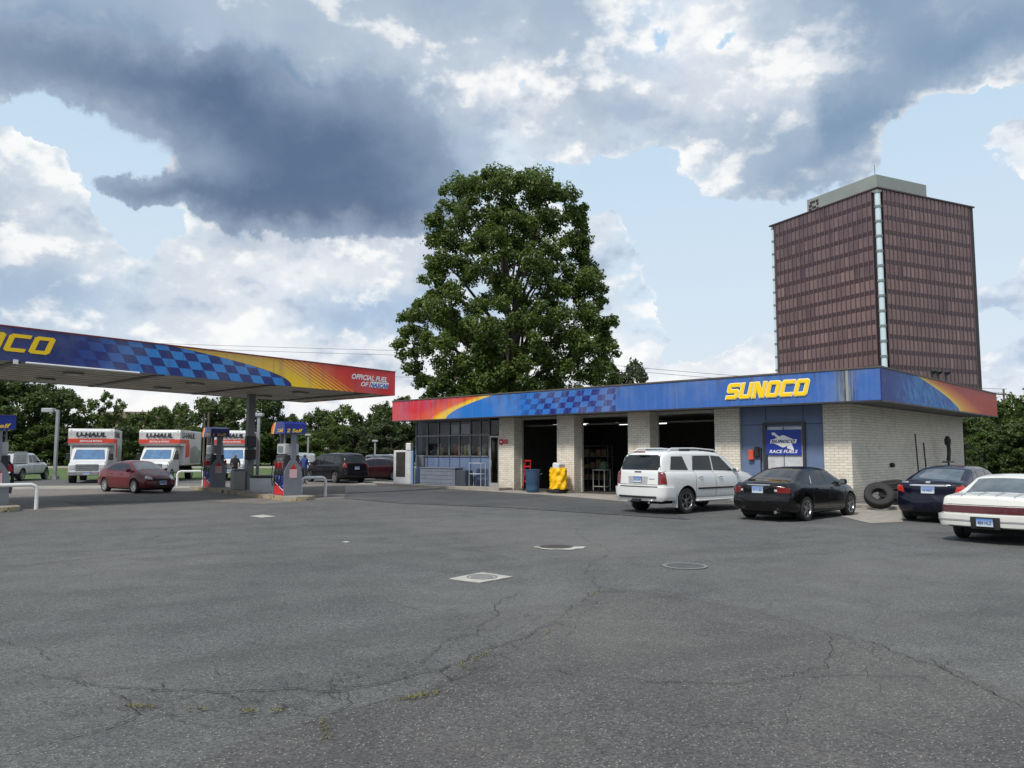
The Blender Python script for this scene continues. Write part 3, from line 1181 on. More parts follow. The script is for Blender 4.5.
# pavement kerbs in front of the shop
w = lambda x, y: tuple(bw(x, y))
kb = sheet('kerb', [w(-28.5, .9), w(-26.4, -.35), (w(-19.0, -.30)), w(-17.5, .1), w(-17.5, 1.05), w(-19.0, 1.06), w(-28.5, 1.2)], .13, M_conc, thick=.126)
kb2 = sheet('kerb', [w(-14.75, .6), w(-13.65, .6), w(-13.65, 1.06), w(-14.75, 1.06)], .10, M_conc, thick=.096)
sheet('kerb', [w(-2.5, .35), w(.9, .2), w(.9, 1.06), w(-2.5, 1.06)], .09, M_conc, thick=.08)
sheet('kerb', [w(-1.35, 1.10), w(.8, 1.10), w(.8, 15.8), w(-1.35, 15.8)], .09, M_concd, thick=.08)

# ---- things in front of the station
def at_b(x, y, z=0.0):
    q = bw(x, y)
    return (q.x, q.y, z)

# banner
bn = empty('banner', at_b(-4.52, YF + .015, 1.74), BT)
tag(bn, 'blue race fuels banner with a white arrow emblem hung on the grey double door', 'banner')
MB().box(0, 1.34, -.015, 0, 0, .93).build('cloth', mat('banner_blue', S((22, 52, 150)), .5, vary=.1), bn)
t_ = MB()
MX = Matrix.Translation((0, -.017, 0))
t_.prism([(.34, .84), (.22, .82), (.27, .72), (.32, .74), (.84, .31), (.80, .25), (1.08, .17), (.99, .42), (.93, .38), (.40, .78)], -.004, 0, 'y', 0, MX)
t_.prism([(.30, .58), (.64, .73), (.70, .73), (1.04, .58), (1.20, .57), (1.15, .43), (1.02, .43), (.70, .28), (.64, .28), (.32, .43), (.16, .43), (.20, .57)], -.007, -.004, 'y', 0, MX)
em = t_.build('emblem', M_lwhite, bn)
A, B = block_word('SUNOCO', .92, .11, Matrix.Translation((.21, -.026, .447)), .004, 0)
A.build('lettering', mat('banner_navy', S((14, 26, 86)), .5, vary=0), bn)
t_ = MB(); text_mb(t_, 'RACE FUELS', 1.08, .12, Matrix.Translation((.13, -.017, .07)), .006, .25, .02); t_.build('lettering', M_lwhite, bn)

# electrical box
o = empty('meter_box', at_b(-5.25, YF + .11, 1.55), BT)
tag(o, 'red box joined to a black meter on the blue wall panel beside the double door', 'meter box')
MB().box(0, .22, -.14, 0, .0, .38, ch=.02).build('red_cover', mat('faded_red', S((196, 84, 62)), .6), o)
a = MB(); a.box(.24, .42, -.10, 0, .12, .50, ch=.02); a.box(.45, .52, -.08, 0, .02, .46); a.tube([(.48, -.04, .02), (.48, -.04, -1.4)], .02, 6); a.build('meter', M_black, o)

# round red sticker sign on the first pier
o = empty('notice_sign', at_b(-18.3, YF - .012, 2.35), BT)
tag(o, 'small red and white notice sign on the brick pier beside the shop door', 'sign')
MB().lathe([(0, 0), (.15, 0), (.15, .01), (0, .01)], 20, 0, Matrix.Rotation(pi / 2, 4, 'X')).build('disc', M_red, o)
MB().box(-.08, .08, -.022, -.012, -.03, .03).build('bar', M_lwhite, o)
MB().box(.15, .45, -.01, 0, -.08, .12).build('plate', mat('sign_pink', S((200, 90, 90)), .6), o)

# merchandise shelf seen through the shop panes
sh = empty('shop_shelf', at_b(-22.0, YF + .42), BT)
tag(sh, 'display shelf crowded with goods behind the shop window', 'shelf')
MB().box(-2.6, 2.6, -.3, .3, 1.50, 1.54).build('board', M_dkfr, sh)
for kk, mm in enumerate(gm):
    g = MB()
    for q in range(14):
        x = ps.uniform(-2.5, 2.4); y = ps.uniform(-.25, .15); h = ps.uniform(.18, .8); wq = ps.uniform(.06, .22)
        if q % 2:
            g.box(x, x + wq, y, y + .12, 1.545, 1.545 + h, ch=.02)
        else:
            g.lathe([(0, 0), (wq * .6, 0), (wq * .6, h * .7), (wq * .25, h * .85), (wq * .25, h), (0, h)], 10, 0, Matrix.Translation((x, y, 1.545)))
    g.build('goods', mm, sh)

# grey bench box, rack, panel box
o = empty('planter_box', at_b(-21.9, YF - .45, .13), BT)
tag(o, 'long grey ribbed metal bin under the shop windows', 'storage bin')
a = MB(); a.box(-1.75, 1.0, -.28, .28, 0, .86, ch=.02)
for k in range(4): a.box(-1.70, .95, -.295, -.281, .12 + k * .2, .17 + k * .2)
a.box(-1.8, 1.05, -.31, .31, .862, .92, ch=.01)
a.build('bin_body', mat('bin_grey', S((120, 128, 142)), .5, metal=.2, vary=.2), o)
a = MB(); a.box(1.06, 1.75, -.26, .28, 0, .80, ch=.02); a.box(1.12, 1.69, -.27, -.262, .1, .68)
a.build('bin_end', mat('bin_dark', S((74, 80, 92)), .5, metal=.3, vary=.2), o)
o = empty('wire_rack', at_b(-19.65, YF - .35, .13), BT)
tag(o, 'low white tube rack beside the shop door', 'rack')
a = MB()
for x in (-.42, .42):
    for y in (-.16, .16): a.tube([(x, y, 0), (x, y, 1.18)], .016, 6)
a.build('upright', mat('rack_white', (.42, .45, .50), .5), o)
for z in (.62, 1.16):
    a = MB(); a.tube([(-.42, -.16, z), (.42, -.16, z), (.42, .16, z), (-.42, .16, z), (-.42, -.16, z)], .02, 6)
    a.box(-.40, .40, -.15, .15, z - .01, z + .005); a.build('tier', MATS['rack_white'], o)
o = empty('utility_box', at_b(-24.45, YF + .055, 1.05), BT)
tag(o, 'grey utility box fixed to the blue panel below the shop window', 'utility box')
a = MB(); a.box(-.30, .30, -.14, 0, 0, .62, ch=.02); a.build('case', mat('box_grey', S((112, 116, 122)), .5), o)
a = MB(); a.box(-.24, .24, -.152, -.142, .06, .56, ch=.005); a.build('lid', mat('box_grey2', S((96, 100, 106)), .5), o)

# vending freezer left of the shop
o = empty('ice_cabinet', at_b(fx(406.5, .2), .2, .13), BT + radians(36))
tag(o, 'white cabinet with a tall dark glass door standing left of the shop windows', 'cabinet')
o.scale = (.84, .84, .88)
a = MB(); a.box(-.75, .40, -.35, .35, 0, 2.05, ch=.03); a.build('case', mat('cabinet_white', (.62, .63, .64), .35), o)
a = MB(); a.box(-.58, .02, -.372, -.352, .45, 1.95, ch=.01); a.build('glass_door', mat('cabinet_glass', (.05, .045, .04), .12, vary=.4), o)
a = MB(); a.box(.05, .38, -.38, .30, 2.055, 2.5, ch=.03); a.build('top_box', M_white, o)
a = MB(); a.box(.402, .52, -.33, .0, .0, 2.03, ch=.01); a.build('side_panel', mat('cabinet_blue', S((120, 160, 200)), .4), o)

# blue bin, hand truck, wrapped container
o = empty('trash_bin', at_b(fx(532.5, .1), .1, .01))
tag(o, 'blue plastic trash bin standing at the pier between the first two bays', 'trash bin')
a = MB(); a.lathe([(0, .02), (.27, .02), (.29, .05), (.34, .98), (.36, 1.0), (.36, 1.05), (.32, 1.05), (.30, .1), (0, .1)], 22)
a.build('barrel', mat('bin_blue', S((48, 78, 108)), .55, vary=.12), o, 40)
a = MB()
for s in (-1, 1): a.tube([(.33 * s, -.1, .80), (.43 * s, -.1, .86), (.43 * s, .1, .86), (.33 * s, .1, .80)], .02, 6)
a.build('handle', mat('bin_blue2', S((40, 66, 92)), .5), o)
o = empty('hand_truck', at_b(fx(526, .9), .9, .03), BT)
tag(o, 'red hand truck leaning behind the blue trash bin', 'hand truck')
a = MB()
for s in (-.18, .18): a.tube([(s, 0, .1), (s, .12, 1.25), (s * .6, .16, 1.42)], .022, 6)
for z in (.4, .75, 1.1): a.box(-.18, .18, .02 + z * .08, .05 + z * .08, z, z + .06)
a.box(-.2, .2, .12, .18, 1.38, 1.44); a.build('frame', M_red, o)
a = MB(); a.box(-.22, .22, -.25, .02, .06, .08); a.build('toe_plate', M_dkfr, o)
for s in (-.24, .24):
    MB().lathe([(.05, -.025), (.12, -.03), (.12, .03), (.05, .025)], 14, 0, Matrix.Translation((s, .1, .12)) @ Matrix.Rotation(pi / 2, 4, 'Y'), True).build('wheel', M_rubber, o)

o = empty('wrapped_drum', at_b(fx(558.5, .45), .45, .01), BT)
o.scale = (.80, .80, .88)
tag(o, 'tall drum wrapped in a crumpled yellow cover on a black pallet by the brick pier', 'wrapped drum')
rr = random.Random(8)
vs, fs = [], []
NR, NZ = 40, 26
for j in range(NZ + 1):
    z = .22 + 1.05 * j / NZ
    for i in range(NR):
        t = 2 * pi * i / NR
        r = .44 + .05 * sin(3 * t + 6 * z) * sin(5 * z) + .045 * sin(7 * t - 9 * z) + .04 * abs(sin(9 * z + 2 * sin(2 * t))) - .04 * max(0, z - 1.1) * 4
        r *= 1.0 + rr.uniform(-.025, .025)
        vs.append((r * 1.05 * cos(t), r * .9 * sin(t), z + .03 * sin(4 * t)))
for j in range(NZ):
    for i in range(NR):
        k = (i + 1) % NR
        fs.append((j * NR + i, j * NR + k, (j + 1) * NR + k, (j + 1) * NR + i))
fs.append(tuple(NZ * NR + i for i in range(NR)))
a = MB(); a.add(vs, fs); a.build('cover', mat('yellow_cover', S((246, 190, 12)), .45, vary=.12), o, 60)
a = MB(); a.box(-.36, .12, -.34, .26, 1.22, 1.52, 0, Matrix.Rotation(.12, 4, 'Y'), .05); a.box(-.02, .34, -.28, .30, 1.2, 1.42, 0, Matrix.Rotation(-.15, 4, 'Y'), .06); a.build('box_top', mat('pale_box', (.62, .64, .66), .6), o)
a = MB(); a.box(-.50, .42, -.52, .40, .03, .20, ch=.02); a.build('pallet', M_black, o)

# things inside the second bay
o = empty('tool_cart', at_b(-13.2, YF + 1.4), BT)
tag(o, 'grey shop stool cart with a green bag on top inside the middle bay', 'tool cart')
a = MB()
for x in (-.32, .32):
    for y in (-.22, .22): a.tube([(x, y, .08), (x, y, 1.0)], .025, 6)
a.box(-.36, .36, -.26, .26, 1.0, 1.05); a.box(-.34, .34, -.24, .24, .25, .28); a.build('frame', mat('cart_grey', (.30, .30, .29), .5), o)
a = MB(); a.lathe([(0, 0), (.2, 0), (.24, .15), (.15, .33), (.05, .38), (0, .38)], 14, 0, Matrix.Translation((.15, 0, 1.052))); a.build('bag', mat('bag_green', (.05, .10, .06), .7), o)
o = empty('tool_chest', at_b(-11.7, YF + 1.8), BT)
tag(o, 'red rolling tool chest with drawers inside the middle bay', 'tool chest')
a = MB(); a.box(-.5, .5, -.25, .25, .12, 1.15, ch=.02); a.build('cabinet', mat('chest_red', S((130, 24, 24)), .4), o)
for k in range(5):
    MB().box(-.46, .46, -.268, -.252, .16 + k * .2, .33 + k * .2).build('drawer', mat('drawer_red', S((112, 20, 20)), .35), o)
for x in (-.4, .4):
    MB().lathe([(.02, -.02), (.06, -.02), (.06, .02), (.02, .02)], 10, 0, Matrix.Translation((x, -.1, .06)) @ Matrix.Rotation(pi / 2, 4, 'Y'), True).build('wheel', M_rubber, o)
o = empty('steel_shelf', at_b(-16.2, 6.2), BT)
tag(o, 'tall metal shelf loaded with cartons in the dark first bay', 'shelf')
a = MB()
for x in (-.8, .8):
    for y in (-.2, .2): a.box(x - .02, x + .02, y - .02, y + .02, .04, 2.2)
for z in (.4, 1.0, 1.6, 2.15): a.box(-.8, .8, -.22, .22, z, z + .03)
a.build('rack', mat('rack_grey', (.18, .18, .18), .5), o)
for k in range(12):
    MB().box(-.75 + (k % 4) * .38, -.45 + (k % 4) * .38, -.18, .15, (.44, 1.04, 1.64)[k // 4] - .008, (.44, 1.04, 1.64)[k // 4] + ps.uniform(.15, .42), ch=.01).build('carton', mat('carton', (.20, .14, .08), .8), o)

# tyres at the corner
def tyre_mb(R=.33, W=.22, M=None):
    a = MB()
    p = [(R * .48, -W * .36), (R * .70, -W * .5), (R * .90, -W * .5), (R * .985, -W * .40), (R, -W * .33)]
    for k, zz in enumerate((-.22, -.18, 0 - .02, .02, .18, .22)):
        p.append((R - (.012 if k % 2 else 0), W * zz))
    p += [(R, W * .33), (R * .985, W * .40), (R * .90, W * .5), (R * .70, W * .5), (R * .48, W * .36), (R * .5, 0)]
    a.lathe(p, 40, 0, M, True)
    return a

for (px, py, z, R, W, tilt, rz_, lab) in (
        (879.5, 507.2, .34, .45, .30, 52, -20, 'large worn black tyre leaning in front of the pile at the brick corner'),
        (892, 504.2, .05, .42, .26, 3, -42, 'black tyre lying flat at the bottom of the pile right behind the leaning one'),
        (893, 504.4, .32, .43, .26, 5, 30, 'black tyre second from the bottom of the pile right behind the leaning one'),
        (891, 504.0, .60, .42, .26, 9, -80, 'broad black tyre lying slanted on top of the pile behind the leaning one'),
        (906, 503.6, .05, .42, .26, 4, 10, 'black tyre lying flat at the bottom of the pile nearest the blue sedan'),
        (907, 503.8, .33, .42, .26, 7, 100, 'black tyre lying on top of the pile nearest the blue sedan')):
    Mx = Matrix.Rotation(radians(rz_), 4, 'Z') @ Matrix.Rotation(radians(tilt), 4, 'X')
    a = tyre_mb(R, W, Mx)
    g_ = gp(px, py, .09)
    t_ = a.build('tyre', M_rubber, None, 50, (g_.x, g_.y, z + .12))
    tag(t_, lab, 'tyre', 'old tyres piled at the brick corner')
# poles and scrap along the side wall
for (y, h, r, lab) in ((7.5, 2.5, .028, 'tall thin dark pipe standing against the white side wall'), (8.6, 2.15, .03, 'shorter leaning dark bar against the white side wall')):
    a = MB(); a.tube([(0, 0, 0), (-.12, .05, h)], r, 8)
    t_ = a.build('metal_pipe', M_dkfr, None, None, at_b(XS + .35, y, .09), BT)
    tag(t_, lab, 'pipe')
o = empty('gas_meter', at_b(XS + .5, 11.2, .09), BT)
tag(o, 'black metal stand with a post and regulator along the side wall', 'regulator stand')
a = MB(); a.tube([(0, 0, 0), (0, 0, 2.4)], .045, 8); a.build('post', M_black, o)
a = MB(); a.lathe([(0, 0), (.12, .03), (.14, .25), (.07, .4), (0, .42)], 12, 0, Matrix.Translation((0, 0, 2.05))); a.tube([(0, 0, 1.4), (.02, .1, 1.8), (0, -.05, 2.3)], [.09, .07, .10], 8); a.build('regulator', M_black, o)
a = MB(); a.box(-.12, .12, -.6, .5, 1.30, 1.36, ch=.02); a.build('bracket', M_black, o)
o = empty('handrail', at_b(XS + .7, 14.2, .09), BT)
tag(o, 'thin black handrail near the far end of the side wall', 'handrail')
a = MB(); a.tube([(0, -1, 0), (0, -1, 2.1), (0, 1.6, 1.75), (0, 1.6, 0)], .035, 6); a.build('rail', M_black, o)
a = MB().lathe([(0, 0), (.09, 0), (.09, .12), (.05, .16), (0, .16)], 12, 0, Matrix.Rotation(pi / 2, 4, 'Y'))
t_ = a.build('wall_vent', M_black, None, None, at_b(XS + .002, 5.1, 1.35), BT); tag(t_, 'small round black vent cap low on the white side wall', 'vent')

# ------------------------------------------------------------------ canopy
CR = Vector((-5.42, 35.8, 4.45))
CT = .8135
CSL = .0195
CF = 1.08
CLEN, CW = 21.6, 7.6
cn = empty('fuel_canopy', (CR.x, CR.y, 0), CT)
tag(cn, 'long flat canopy over the pumps with checkered blue, yellow and red fascia', 'canopy')

m, b = newmat('canopy_fascia')
co = objco()
x, y, z = sep(co)
s = x * -1.0
t = (z - 4.45 - s * CSL) / CF
navy = S((22, 42, 116))
ck = checks(s, t, .47, .62, 3.6)
cc = mix(s.ss(14.8, 11.6), navy, mix(s.ss(13.8, 10.0), S((34, 72, 152)), S((44, 134, 212))))
cc = mix(s.ss(14.7, 13.6), navy, cc)
blue = mix(ck, cc, navy)
edge = 5.4 + t.max(0.0).pw(2.2) * 4.9
strp = ((s - t * 2.1) * 3.9)
sf = (strp - strp.floor())
dens = (s - t * 2.1).lin(2.0, 4.6).clamp()
yel = mix(t.ss(0, 1.0), S((250, 206, 20)), S((224, 178, 60)))
ro = mix((s - t * 1.6).ss(1.2, 3.6), S((212, 38, 36)), S((222, 100, 32)))
sw = mix((sf < dens) * (dens > .05), ro, yel)
sw = mix((s - t * 2.1).ss(4.2, 4.5), sw, yel)
c = mix(s > edge, sw, blue)
c = mix(X.op('COMPARE', s, edge, .035), c, S((16, 22, 70)))
seam = union([X.op('COMPARE', s, v, .014) for v in (2.2, 6.2, 9.9, 13.6, 17.2)])
c = mix(seam * .5, c, (.05, .03, .05))
c = mix(streaks(co).ss(.48, .72) * .38, c, (.07, .07, .08))
c = mix(noise(co, .45, 4, .6).ss(.45, .65) * .14, c, (.40, .42, .45))
setin(b.inputs['Base Color'], c)
b.inputs['Roughness'].default_value = .4
M_cf = m


def cz(mb):
    mb.v = [(v[0], v[1], v[2] - v[0] * CSL) for v in mb.v]
    return mb


cz(MB().box(-CLEN, 0, 0, .12, 4.45, 4.45 + CF)).build('fascia', M_cf, cn)
cz(MB().box(-.12, 0, .122, CW, 4.45, 4.45 + CF)).build('fascia', mat('canopy_red', S((204, 40, 38)), .45), cn)
cz(MB().box(-CLEN, -.122, CW - .12, CW, 4.45, 4.45 + CF)).build('fascia', mat('canopy_navy', navy, .45), cn)
cz(MB().box(-CLEN, -CLEN + .12, .122, CW - .122, 4.45, 4.45 + CF)).build('fascia', MATS['canopy_navy'], cn)
a = MB()
a.box(-CLEN - .02, .02, -.02, .14, 4.452 + CF, 4.50 + CF)
a.box(-.14, .02, .142, CW, 4.452 + CF, 4.50 + CF)
cz(a).build('cap', mat('canopy_cap', S((120, 40, 44)), .5), cn)
a = MB()
nb = 19
for k in range(nb):                      # steel deck pans, every second one deeper
    y0 = .122 + (CW - .244) * k / nb
    y1 = .122 + (CW - .244) * (k + 1) / nb
    a.box(-CLEN + .13, -.13, y0 + .01, y1 - .01, 4.47 + (.07 if k % 2 else 0), 4.62)
cz(a).build('deck', mat('deck_grey', S((206, 200, 188)), .5, metal=.2, vary=.25, vscale=1.2), cn)
cz(MB().box(-CLEN + .13, -.13, .125, CW - .125, 5.2, 5.25)).build('roof', M_roof, cn)
a = MB()
for x in (-1.5, -6.1, -10.6, -15.2, -19.8):
    a.box(x - .11, x + .11, .13, CW - .13, 4.425, 4.468)
cz(a).build('beam', mat('beam_grey', S((92, 90, 86)), .5), cn)
for x in (-3.6, -8.4, -12.9, -17.5):
    for y in (2.2, 5.4):
        l_ = cz(MB().box(x - .28, x + .28, y - .28, y + .28, 4.40, 4.468, ch=.02)).build('canopy_lamp', mat('lamp_box', (.22, .22, .21), .5), cn)
        cz(MB().box(x - .2, x + .2, y - .2, y + .2, 4.385, 4.399)).build('lens', mat('lamp_lens', (.42, .42, .38), .3), l_)
cz(MB().tube([(-15.0, -.03, 4.43), (-11.45, -.03, 4.43)], .035, 8)).build('light_strip', M_white, cn)
cz(MB().box(-15.35, -15.22, -.06, .0, 4.36, 4.5)).build('strip_end', M_white, cn)
# lettering at the left part
sh_ = Matrix(((1, 0, 0, 0), (0, 1, 0, 0), (-CSL, 0, 1, 0), (0, 0, 0, 1)))
FX = sh_ @ Matrix.Translation((-18.5, -.006, 4.45 + .30))
A, B = block_word('SUNOCO', 4.35, .58, FX, .03, .0)
A.build('lettering', M_yellow, cn)
t_ = MB()
text_mb(t_, 'OFFICIAL FUEL', 1.95, .24, sh_ @ Matrix.Translation((-2.42, -.006, 4.45 + .57)), .01, .3, .035)
text_mb(t_, 'OF', .42, .22, sh_ @ Matrix.Translation((-1.92, -.006, 4.45 + .28)), .01, .3, .035)
t_.build('lettering', M_lwhite, cn)
t_ = MB(); text_mb(t_, 'NASCAR', 1.02, .20, sh_ @ Matrix.Translation((-1.42, -.006, 4.45 + .29)), .012, .3, .03)
MB().prism([(-1.46, 4.76), (-.42, 4.74), (-.36, 5.01), (-1.38, 5.02)], -.010, -.003, 'y').build('logo_plate', M_lwhite, cn)
t_.build('lettering', mat('logo_blue', S((50, 80, 170)), .5, vary=0), cn)

# the columns, in the canopy's frame
def to_c(p):
    d = Vector((p[0] - CR.x, p[1] - CR.y))
    return d.x * cos(CT) + d.y * sin(CT), -d.x * sin(CT) + d.y * cos(CT)

colp = gp(248.5, 489.5, .15)
cx_, cy_ = to_c(colp)
M_col = mat('column_grey', S((122, 122, 124)), .5, metal=.2, vary=.15)
for xx in (cx_, cx_ - 11.6):
    MB().box(xx - .16, xx + .16, cy_ - .15, cy_ + .15, .15, 4.42 - xx * CSL, ch=.02).build('column', M_col, cn)

# ------------------------------------------------------------------ pump islands
IT = radians(128.7)
i0 = gp(287, 495, .15)


def iw(x, y, z=0.0, base=None):
    """island frame: x runs away from the near end, y to the left of that"""
    p = base if base is not None else i0
    return Vector((p.x + x * cos(IT) - y * sin(IT), p.y + x * sin(IT) + y * cos(IT), z))


m, b = newmat('kerb_worn')
co = objco()
nn = noise(co, 4.0, 6, .75)
c = mix(nn.ss(.46, .58), (.30, .28, .24), S((176, 152, 88)))
c = mix(noise(co, 2.2, 6, .8).ss(.53, .60), c, (.05, .04, .035))
setin(b.inputs['Base Color'], c)
b.inputs['Roughness'].default_value = .85
M_kerbw = m


def island(base, lab):
    a = MB()
    o = empty('pump_island', (base.x, base.y, 0), IT)
    tag(o, lab, 'pump island')
    hw = .62
    out = [(-1.55 + .35, -hw), (10.6, -hw), (10.95, -hw + .35), (10.95, hw - .35), (10.6, hw), (-1.2, hw), (-1.55, hw - .35), (-1.55, -hw + .35)]
    a.prism(out, .005, .150, 'z'); a.build('kerb', M_kerbw, o)
    inn = [(u * .985 + .07, v * .82) for u, v in out]
    MB().prism(inn, .1505, .156, 'z').build('top', M_conc, o)
    return o


island(i0, 'raised concrete pump island with worn yellow kerb under the right half of the canopy')
i1 = gp(-7, 505, .15)
island(i1, 'raised concrete pump island at the left edge behind the white guard rail')

M_pb = mat('pump_dark', (.03, .03, .035), .35, vary=.3)
M_pg = mat('pump_grey', S((118, 122, 130)), .4, metal=.2, vary=.1)
M_pw = mat('pump_pale', (.45, .46, .47), .4, vary=.1)
m, b = newmat('pump_skirt')
co = objco()
x, y, z = sep(co)
f = (z - .16 - (x + .5) * .35 + .25)
c = mix(f > .28, S((200, 34, 44)), S((22, 34, 110)))
c = mix(X.op('COMPARE', f, .28, .02), c, S((220, 220, 220)))
c = mix((noise(co, 9.0, 3, .6) > .62) * (f > .4), c, S((120, 150, 200)))
setin(b.inputs['Base Color'], c)
b.inputs['Roughness'].default_value = .4
M_skirt = m
m, b = newmat('pump_topper')
co = objco()
x, y, z = sep(co)
c = mix(x + (z - 2.6) * .5 > .42, S((18, 44, 130)), S((226, 96, 34)))
c = mix(X.op('COMPARE', x + (z - 2.6) * .5, .42, .06), c, S((240, 190, 60)))
setin(b.inputs['Base Color'], c)
b.inputs['Roughness'].default_value = .35
M_top = m


def pump(base, lab, group, textlab='2 Self'):
    o = empty('fuel_pump', (base.x, base.y, .156), IT)
    tag(o, lab, 'fuel pump', group)
    MB().box(-.46, .50, -.36, .36, 0, .78, ch=.03).build('skirt', M_skirt, o)
    MB().box(-.42, .46, -.31, .31, .782, 1.58, ch=.03).build('cabinet', M_pb, o)
    MB().box(-.36, .40, -.30, .30, 1.60, 2.02, ch=.03).build('display_head', M_pw, o)
    for s in (-1, 1):
        MB().box(-.22, .26, .301 * s, .312 * s, 1.68, 1.92).build('screen', mat('pump_screen', (.10, .13, .14), .15), o)
        MB().box(-.30, .30, .311 * s, .325 * s, 1.05, 1.45, ch=.005).build('keypad', M_pg, o)
        h = MB()
        for u in (-.28, .05, .34):
            h.tube([(u, .33 * s, 1.42), (u + .02, .46 * s, 1.25), (u + .05, .50 * s, .75), (u + .1, .44 * s, .35), (u + .12, .38 * s, .55), (u + .1, .34 * s, .95)], .018, 6)
        h.build('hose', M_black, o)
        for u in (-.2, .13):
            MB().box(u, u + .06, .33 * s, .47 * s, 1.05, 1.28, ch=.015).build('nozzle', M_red, o)
    # pointed end shields with posts
    arch = [(-.36, 0), (.36, 0), (.36, .9), (.30, 1.08), (.18, 1.28), (.06, 1.42), (-.06, 1.42), (-.18, 1.28), (-.30, 1.08), (-.36, .9)]
    for xx in (-.56, .52):
        e = MB().prism(arch, xx, xx + .07, 'x').build('end_shield', M_pg, o)
        sx = xx - .012 if xx < 0 else xx + .072
        MB().box(sx, sx + .01, -.15, .15, .68, 1.02).build('sticker', mat('sticker_pink', S((206, 170, 172)), .5), e)
        MB().prism([(-.13, 1.03), (.13, 1.03), (0, 1.24)], sx, sx + .01, 'x').build('sticker', M_red, e)
        MB().box(xx, xx + .08, -.10, .10, 1.42, 2.45).build('post', M_pg, o)
    for yy in (-.26, .22):
        MB().box(-.30, -.2, yy, yy + .05, 2.02, 2.45).build('strut', M_pg, o)
    # curved sign
    n = 12
    prof = [(-.66, 2.42)] + [(-.66 + 1.36 * k / n, 2.80 + .10 * sin(pi * (k / n) ** .8)) for k in range(n + 1)] + [(.70, 2.42)]
    prof[-2] = (.70, 2.60)
    prof[-3] = (.62, 2.72)
    MB().prism(prof, -.44, .44, 'y').build('sign_box', M_top, o)
    t_ = MB()
    text_mb(t_, textlab, .66, .14, Matrix.Translation((-.662, .36, 2.46)) @ Matrix.Rotation(-pi / 2, 4, 'Z'), .006, .2, .02)
    text_mb(t_, textlab, .6, .13, Matrix.Translation((.05, .442, 2.48)) @ Matrix.Rotation(pi, 4, 'Z'), .006, .2, .02)
    t_.build('sign_text', M_yellow, o)
    return o


i0b = gp(214, 487.2, .15)
pump(i0, 'grey and blue fuel pump under the canopy beside the near white hoop rail', 'fuel pumps', '2 Self')
pump(i0b, 'dark fuel pump under the canopy at the far end of the island past the column', 'fuel pumps', '1 Self')
pump(i1, 'fuel pump cut off by the left edge with blue self serve sign', 'fuel pumps', '4 Self')

# hoop rails
def hoop(c, L, ang, lab):
    a = MB()
    h = .80
    pts = [(-L / 2, 0, 0), (-L / 2, 0, h - .16), (-L / 2 + .05, 0, h - .05), (-L / 2 + .16, 0, h), (L / 2 - .16, 0, h), (L / 2 - .05, 0, h - .05), (L / 2, 0, h - .16), (L / 2, 0, 0)]
    a.tube(pts, .06, 12)
    o = a.build('hoop_rail', mat('hoop_white', (.70, .71, .70), .4, vary=.12), None, 40, c, ang)
    tag(o, lab, 'guard rail', 'white hoop rails at the island ends')
    return o

c0 = (gp(301, 497.5) + gp(325, 496.5)) / 2
hoop(c0, (gp(301, 497.5) - gp(325, 496.5)).length, radians(128.7 - 90), 'white hoop rail at the near end of the right pump island')
c1 = gp(36, 509.5)
L_ = 1.9
hoop(c1 - Vector((cos(radians(38.7)), sin(radians(38.7)), 0)) * L_ / 2, L_, radians(38.7), 'white hoop rail at the left edge in front of the left island')
c2 = iw(10.9, 0)
hoop(gp(190, 486), 1.3, radians(20), 'white hoop rail at the far end of the right pump island')
# trash can, planter
o = empty('trash_can', gp(237.5, 489.8, .156), IT)
tag(o, 'pale square trash can beside the canopy column', 'trash can')
MB().box(-.24, .24, -.26, .26, 0, .84, ch=.03).build('body', mat('can_tan', S((138, 136, 130)), .6), o)
MB().box(-.22, .22, -.24, .24, .842, .94, ch=.04).build('lid', M_pg, o)
o = empty('planter_tub', gp(266, 491.5, .156), IT)
tag(o, 'white round tub with a dark rim between the column and the near pump', 'tub')
a = MB(); a.lathe([(0, 0), (.62, 0), (.66, .10), (.68, .58), (.64, .60), (0, .60)], 26); a.build('tub', mat('tub_white', (.55, .56, .57), .5), o, 40)
a = MB(); a.lathe([(.0, .605), (.66, .605), (.70, .63), (.70, .69), (0, .70)], 26); a.build('rim', M_black, o, 40)
# squeegee box / papers on the column
o = empty('towel_dispenser', gp(247.5, 489.5, .156) + Vector((-.05, -.30, 0)), CT)
tag(o, 'black two tier towel and squeegee box on the canopy column', 'dispenser')
MB().box(-.05, .42, -.22, 0, 1.35, 1.80, ch=.02).build('lower_box', M_black, o)
MB().box(-.05, .42, -.22, 0, 1.90, 2.40, ch=.02).build('upper_box', M_black, o)
MB().box(-.02, .39, -.232, -.222, 1.92, 2.36).build('front_plate', M_dkfr, o)
# ------------------------------------------------------------------ vehicles
def paint(name, c, rough=.22, coat=1.0, metal=0.0, flake=0.0):
    m, b = newmat(name)
    co = objco()
    n = noise(co, 2.5, 5, .65)
    x, y, z = sep(co)
    dirt = (z.lin(.15, .6, 1, 0).clamp() * noise(co, 5, 5, .7).lin(.4, .75).clamp()) * .22
    setin(b.inputs['Base Color'], mix(dirt, c, (.13, .12, .105)))
    setin(b.inputs['Roughness'], n.lin(.3, .7, rough - .04, rough + .05))
    b.inputs['Metallic'].default_value = metal
    b.inputs['Coat Weight'].default_value = coat
    b.inputs['Coat Roughness'].default_value = .03
    b.inputs['Specular IOR Level'].default_value = .15 if max(c) < .2 else .5
    return m


